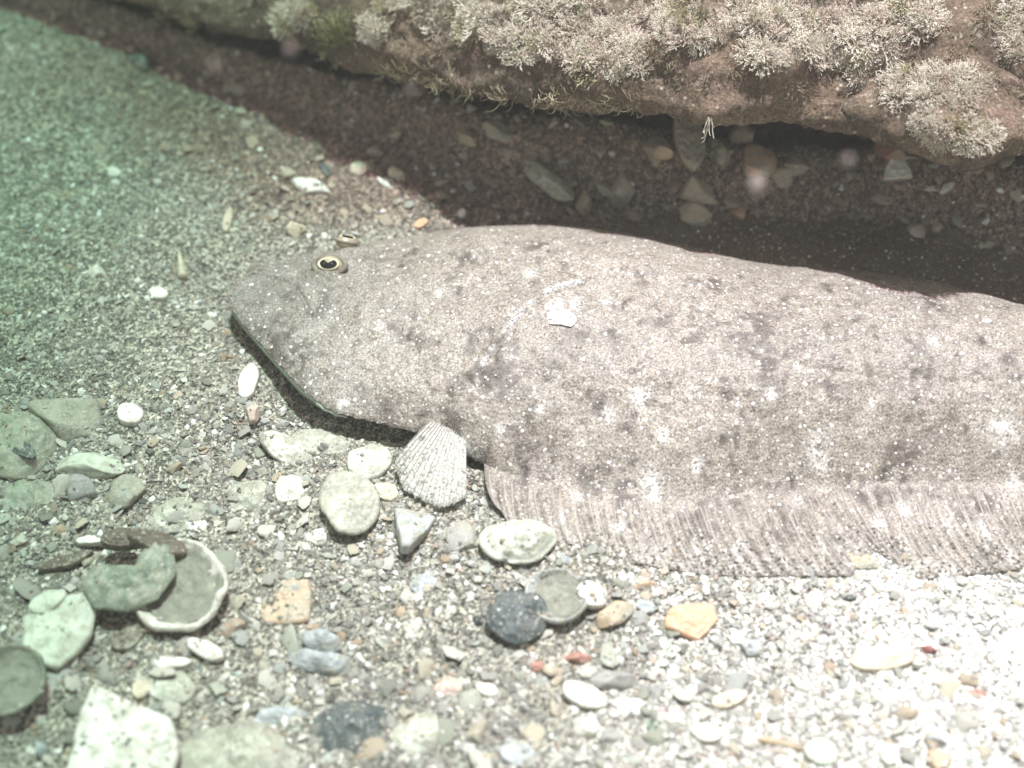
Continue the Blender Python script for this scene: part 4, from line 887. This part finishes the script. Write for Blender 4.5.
LAND = [(181, 591, 'the white-rimmed round shell'), (124, 575, 'the thick curved shell'), (286, 602, 'the square tan piece'), (318, 650, 'the horseshoe shell'), (353, 727, 'the dark blue-green shell'),
        (118, 735, 'the white triangular slab'), (226, 765, 'the crusty arched shell'), (62, 632, 'the pale green angular plate'), (12, 685, 'the dark-rimmed shell at the left edge'), (66, 414, 'the grey-green lump'),
        (22, 442, 'the snail shell at the left edge'), (350, 502, 'the round grey-green shell'), (292, 490, 'the silver-white shell'), (518, 541, 'the boat-shaped shell'), (518, 616, 'the dark glassy shell'),
        (691, 622, 'the flat orange stone'), (614, 680, 'the smooth grey stone'), (583, 724, 'the white bean-shaped pebble'), (882, 660, 'the yellowish shell'), (1020, 657, 'the white shell at the right edge'),
        (820, 754, 'the pale green triangular chip'), (310, 186, 'the bright white oval pebble'), (97, 272, 'the lone white pebble'), (181, 263, 'the tower snail'), (103, 150, 'the brown round pebble'),
        (230, 300, 'the snout of the fish'), (300, 390, 'the jaw of the fish'), (755, 164, 'the orange-brown pointed rock'), (896, 169, 'the white half-disc shell'), (622, 191, 'the brown angular rock'),
        (545, 176, 'the long flat rock in the shade'), (466, 136, 'the tan splinter of rock'), (361, 170, 'the cream knobbly stone'), (444, 494, 'the pelvic fin'), (860, 560, 'the notch in the fin'), (424, 734, 'the pale round shell'),
        (748, 646, 'the smooth blue-grey pebble'), (235, 90, 'the purplish-brown stone'), (728, 701, 'the creamy curved strip'), (916, 236, 'the pinkish-brown round stone'), (450, 690, 'the small pinkish shell')]
used_labels = {}
def small_label(px, py, col, shape, w, asp):
    name = 'pebble' if shape == 'pebble' else 'shell chip'
    size = 'tiny' if w < 8.5 else ('small' if w < 13 else 'mid-sized')
    form = ('long ' if asp > 1.75 else ('squat ' if asp < 1.2 else ''))
    for n, (d, lx, ly, lp) in enumerate(sorted((math.hypot(px-a, py-b), a, b, p) for a, b, p in LAND)[:5]):
        v = 'above ' if py < ly-14 else ('below ' if py > ly+14 else ''); h = 'left' if px < lx-14 else ('right' if px > lx+14 else '')
        where = (('%sand to the %s of ' % (v, h)) if v and h else (v or ('just %s of ' % h if h else 'touching ')))
        dist = 'close ' if d < 42 else ('far ' if d > 95 else '')
        where = where if where.startswith(('just', 'touch')) else dist+where
        lab = '%s %s%s %s %s%s' % (size, form, NAMEC.get(col, col), name, where, lp)
        if lab not in used_labels and len(lab.split()) <= 16: break
    used_labels[lab] = 1; return lab
occupied = []
lipY = lambda x: np.interp(x, LIPW[:, 0], LIPW[:, 1])
heap = [(130, 600, 190, 160, 3.0), (330, 480, 110, 80, 2.2), (60, 470, 90, 70, 1.9), (640, 690, 160, 80, 2.5), (430, 690, 150, 90, 2.5), (860, 725, 160, 60, 1.9), (350, 570, 200, 50, 2.0), (680, 170, 130, 60, 3.6), (940, 200, 110, 60, 1.8), (500, 150, 100, 50, 1.5)]
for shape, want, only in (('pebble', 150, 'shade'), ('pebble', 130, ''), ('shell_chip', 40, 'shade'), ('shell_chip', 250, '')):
    done = tries = 0
    while done < want and tries < 20000:
        tries += 1
        px, py = rng.uniform(-8, 1032), rng.uniform(20, 775)
        q = P(px, py, on_bed(px, py)); x, y = q[0], q[1]
        if inside_fish(np.array([x]), np.array([y]), 0.003)[0] or y > lipY(x)+0.052: continue
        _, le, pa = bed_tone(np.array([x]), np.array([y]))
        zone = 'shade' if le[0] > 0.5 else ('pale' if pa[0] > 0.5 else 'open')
        if (zone == 'shade') != (only == 'shade'): continue
        hp = max([1.0]+[g if ((px-a)/b)**2+((py-c)/d)**2 < 1 else 1 for a, c, b, d, g in heap])
        dens = (0.45 if py > 430 or zone == 'shade' else 0.20)*(2.2 if hp > 1 else 1)
        if rng.random() > dens: continue
        wpx = rng.uniform(3.6, 7.2)*(1+(hp-1)*rng.random()**1.5)*(1.5 if rng.random() < .15 else 1)*(1.35 if zone == 'shade' else 1); size = wpx*0.00047
        if any(math.hypot(x-a, y-b) < (size+c)*0.8 for a, b, c in occupied): continue
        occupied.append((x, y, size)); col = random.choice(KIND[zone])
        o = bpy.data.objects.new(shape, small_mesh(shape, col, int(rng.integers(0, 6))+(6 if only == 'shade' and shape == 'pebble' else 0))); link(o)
        sy = rng.uniform(.7, 1.3); o.scale = (size, size*sy, size*rng.uniform(.55, .9)); o.rotation_euler = (rng.normal(0, .3), rng.normal(0, .3), rng.uniform(0, 6.3))
        o.location = (x, y, float(H(x, y)+SILT(x, y))+(size*(0.22 if zone == 'shade' else 0.02) if shape == 'pebble' else size*.16+.0005))
        tag(o, small_label(px, py, col, shape, wpx*2, (1/0.72 if shape == 'pebble' else 1/0.72)/sy), 'stone' if shape == 'pebble' else 'shell', 'small pebbles strewn over the gravel' if shape == 'pebble' else 'small shell chips strewn over the gravel')
        HEROES.append(o); done += 1

# ------------------------------------------------------------------ gravel: uncountable grains
from mathutils.bvhtree import BVHTree
bpy.context.view_layer.update()
av, af, k = [], [], 0
for o in HEROES:
    mw = o.matrix_world; vs = [mw @ q.co for q in o.data.vertices]; av += vs; af += [[i+k for i in p.vertices] for p in o.data.polygons]; k += len(vs)
TOP = BVHTree.FromPolygons(av, af)
def settle(x, y, s, r, keep):
    """grains falling on a shell or stone stay on top of it (some of them) instead of inside it"""
    z = H(x, y)+s*0.12; ok = np.ones(len(x), bool)
    for i in range(len(x)):
        hit = TOP.ray_cast(Vector((x[i], y[i], 0.06)), Vector((0, 0, -1)))
        if hit[0] is not None and hit[0].z > z[i]-s[i]*0.5:
            if r.random() < keep*(1.6 if hit[1].z > 0.9 else 0.6) and s[i] < 0.0016: z[i] = hit[0].z+s[i]*0.1
            elif hit[0].z > z[i]+s[i]*0.6: ok[i] = False
    return z, ok
def grains(n, base_v, base_f, smin, smax, jitter, seed, region, name, white=False, hash_=False):
    r = np.random.default_rng(seed)
    px = r.uniform(region[0], region[2], n*2); py = r.uniform(region[1], region[3], n*2)
    q = P(px, py); x, y = q[:, 0], q[:, 1]
    ok = ~inside_fish(x, y, -0.022) & (y < lipY(x)+0.12); x, y = x[ok][:n], y[ok][:n]; n = len(x)
    s = smin+(smax-smin)*r.random(n)**2.6
    zg, ok = settle(x, y, s, r, 0.10); x, y, s, zg = x[ok], y[ok], s[ok], zg[ok]; n = len(x)
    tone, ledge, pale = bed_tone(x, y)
    nv = len(base_v); v = np.repeat(base_v[None], n, 0)*(1+r.uniform(-jitter, jitter, (n, nv, 1)))
    sc = np.stack([np.ones(n), r.uniform(.5, 1, n), r.uniform(.28, .8, n)], -1); v = v*sc[:, None, :]*s[:, None, None]
    a = r.uniform(0, 6.283, n); ta = r.normal(0, .45, n); tb = r.normal(0, .45, n)
    def rot(v, i, j, an):
        c, d = np.cos(an)[:, None], np.sin(an)[:, None]; vi, vj = v[..., i].copy(), v[..., j].copy(); v[..., i] = vi*c-vj*d; v[..., j] = vi*d+vj*c
    rot(v, 1, 2, ta); rot(v, 0, 2, tb); rot(v, 0, 1, a)
    v += np.stack([x, y, zg - s*(0.22 if not hash_ else 0.0) + (0.45 if not hash_ else 0.9)*SILT(x, y)], -1)[:, None, :]
    pal = np.array([[.64, .62, .58], [.45, .43, .38], [.30, .285, .25], [.24, .23, .205], [.38, .36, .30], [.40, .30, .20], [.14, .14, .12], [.44, .34, .29], [.27, .29, .26]])
    pr = np.array([.16, .17, .18, .13, .14, .07, .06, .04, .05]); c = pal[r.choice(len(pal), n, p=pr)]
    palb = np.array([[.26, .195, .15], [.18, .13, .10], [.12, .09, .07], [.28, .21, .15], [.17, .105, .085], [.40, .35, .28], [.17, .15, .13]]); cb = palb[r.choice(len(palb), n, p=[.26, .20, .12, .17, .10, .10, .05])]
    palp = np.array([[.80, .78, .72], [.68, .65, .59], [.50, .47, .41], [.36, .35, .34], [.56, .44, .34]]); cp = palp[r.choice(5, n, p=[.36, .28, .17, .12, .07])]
    m = r.random(n) < ledge; c = np.where(m[:, None], cb, c); m2 = (~m) & (r.random(n) < pale*0.9); c = np.where(m2[:, None], cp, c)  # brown and pale grains carry the same painted shade and glare as the bed
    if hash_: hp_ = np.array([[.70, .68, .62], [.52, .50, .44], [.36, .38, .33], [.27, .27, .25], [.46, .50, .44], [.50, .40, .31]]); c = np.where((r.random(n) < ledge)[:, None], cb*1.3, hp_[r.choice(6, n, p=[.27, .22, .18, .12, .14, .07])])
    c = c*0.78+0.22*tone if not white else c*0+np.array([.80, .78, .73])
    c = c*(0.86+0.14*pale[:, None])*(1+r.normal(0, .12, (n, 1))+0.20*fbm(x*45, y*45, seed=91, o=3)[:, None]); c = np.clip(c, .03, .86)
    f = (base_f[None]+(np.arange(n)*nv)[:, None, None]).reshape(-1, base_f.shape[1])
    o = obj(name, np_mesh(name, v.reshape(-1, 3), f, M_grain, False, np.repeat(c, nv, 0)))
    return o
octv = np.array([[1, 0, 0], [-1, 0, 0], [0, 1, 0], [0, -1, 0], [0, 0, 1], [0, 0, -1.]]); octf = np.array([[0, 2, 4], [2, 1, 4], [1, 3, 4], [3, 0, 4], [2, 0, 5], [1, 2, 5], [3, 1, 5], [0, 3, 5]])
view = (-90, -70, 1114, 850)
g1 = grains(100000, octv, octf, .0004, .0016, .25, 201, view, 'fine_gravel'); tag(g1, 'fine shell sand and grit covering the sea bed', 'gravel', kind='stuff')
g3 = grains(3200, *ICO[1], .0008, .0024, .30, 203, view, 'shell_grit', True); tag(g3, 'white flecks of crushed shell scattered over the sea bed', 'shell grit', kind='stuff')
hexv = np.array([[math.cos(a)*q, math.sin(a)*q, z] for z, q in ((.16, .86), (-.16, 1.0)) for a in np.linspace(0, 2*math.pi, 7)[:-1]+0.3])
hexf = np.array([[0, 1, 2], [0, 2, 3], [0, 3, 4], [0, 4, 5]]+[[6, 8, 7], [6, 9, 8], [6, 10, 9], [6, 11, 10]]+[t for i in range(6) for t in ([i, 6+i, 6+(i+1) % 6], [i, 6+(i+1) % 6, (i+1) % 6])])
g4 = grains(2600, hexv, hexf, .0010, .0030, .28, 204, (-60, 385, 1084, 830), 'crushed_shell', hash_=True); tag(g4, 'thin broken bits of shell packed between the larger pieces', 'crushed shell', kind='stuff')
g5 = grains(700, hexv, hexf, .0010, .0026, .28, 205, (-60, 20, 1084, 385), 'crushed_shell', hash_=True); tag(g5, 'thin broken bits of shell strewn over the far sand', 'crushed shell', kind='stuff')
g2 = grains(9000, *ICO[1], .0011, .0032, .22, 202, view, 'gravel'); tag(g2, 'mixed gravel and crushed shell grains over the sea bed', 'gravel', kind='stuff')

# fine sand settled on the fish: thin over the back, thick along the hem of the lower fin
r = np.random.default_rng(301); pts = []
ii = r.integers(0, NU-60, 9000); jj = r.integers(3, NV-3, 9000); q = np.stack([BX[ii, jj], BY[ii, jj], BZ[ii, jj]], -1)
m_ = (r.random(9000) < 0.30+0.7*np.clip(-V[jj], 0, 1)**3) & (q[:, 0] < 0.26); pts.append(q[m_][:3200])
Gf = FINS['anal_fin']; ii = r.integers(0, Gf.shape[0], 9000); tj = (r.random(9000)**0.16*(Gf.shape[1]-1)).astype(int); q = Gf[ii, tj]+np.array([0, 0, .0001]); pts.append(q[(q[:, 0] < 0.27) & (q[:, 0] > 0.03)][:1500])
Gf = FINS['dorsal_fin']; ii = r.integers(0, Gf.shape[0], 9000); tj = (r.random(9000)**0.7*(Gf.shape[1]-1)).astype(int); q = Gf[ii, tj]; pts.append(q[q[:, 0] < 0.27][:4200])
q = np.concatenate(pts); nq = len(q); kind_ = np.repeat([0, 1, 2], [len(a) for a in pts])
sz_ = np.where(kind_ == 0, .00022+.00035*r.random(nq)**3, .0003+.0009*r.random(nq)**2.2)
v = octv[None]*(1+r.uniform(-.25, .25, (nq, 6, 1)))*np.stack([np.ones(nq), r.uniform(.5, 1, nq), r.uniform(.4, .8, nq)], -1)[:, None, :]*sz_[:, None, None]
an = r.uniform(0, 6.28, nq); ca, sa = np.cos(an)[:, None], np.sin(an)[:, None]; v = np.stack([v[..., 0]*ca-v[..., 1]*sa, v[..., 0]*sa+v[..., 1]*ca, v[..., 2]], -1)+q[:, None, :]+np.array([0, 0, .0001])
ca = np.array([[.62, .60, .56], [.40, .37, .32], [.22, .20, .17], [.12, .11, .10], [.50, .44, .36]])[r.integers(0, 5, nq)]; cb = np.array([[.26, .195, .15], [.16, .12, .095], [.11, .085, .065], [.34, .29, .23], [.14, .11, .09]])[r.integers(0, 5, nq)]
cc = np.where((kind_ == 2)[:, None], cb, ca)
f = (octf[None]+(np.arange(nq)*6)[:, None, None]).reshape(-1, 3)
tag(obj('settled_sand', np_mesh('settled_sand', v.reshape(-1, 3), f, M_grain, False, np.repeat(cc, 6, 0))), 'fine sand grains settled on the back and fins of the flounder', 'sand', kind='stuff')

# ------------------------------------------------------------------ specks drifting in the water
M_speck = plain('drifting_speck', (0.45, 0.36, 0.34), 0.9); M_speck.node_tree.nodes['Principled BSDF'].inputs['Alpha'].default_value = 0.6
v, f = uv_sphere(1.0, 14, 10); sp = py_mesh('speck', v, f, M_speck)
for px, py, z, r, lb in [(757, 184, .22, .0025, 'largest pale round speck drifting in front of the shaded gravel'), (848, 160, .24, .0013, 'pale speck drifting beside the right end of the ledge'),
                     (290, 49, .26, .0013, 'pinkish speck drifting before the left part of the ledge'), (411, 90, .24, .0010, 'small pale speck drifting just below the hanging fringe'), (215, 65, .26, .0012, 'faint speck drifting above the top left shade')]:
    o = obj('drifting_speck', sp, None, P(px, py, z)); o.scale = (r, r, r*1.05); tag(o, lb, 'particle', 'specks drifting in the water')

# ------------------------------------------------------------------ the water's own haze
bm = bmesh.new(); bmesh.ops.create_cube(bm, size=1)
me = bpy.data.meshes.new('haze'); bm.to_mesh(me); bm.free()
hz = obj('haze', me, None, (0, 0, -0.2)); hz.scale = (8.4, 8.4, 1.6); tag(hz, kind='stuff')
m = bpy.data.materials.new('haze'); m.use_nodes = True; n = m.node_tree.nodes; n.clear(); l = m.node_tree.links
pv = n.new('ShaderNodeVolumePrincipled'); pv.inputs['Color'].default_value = (0.92, 0.88, 0.88, 1); pv.inputs['Density'].default_value = 0.09; pv.inputs['Anisotropy'].default_value = 0.1
mo = n.new('ShaderNodeOutputMaterial'); l.new(pv.outputs[0], mo.inputs['Volume']); me.materials.append(m)
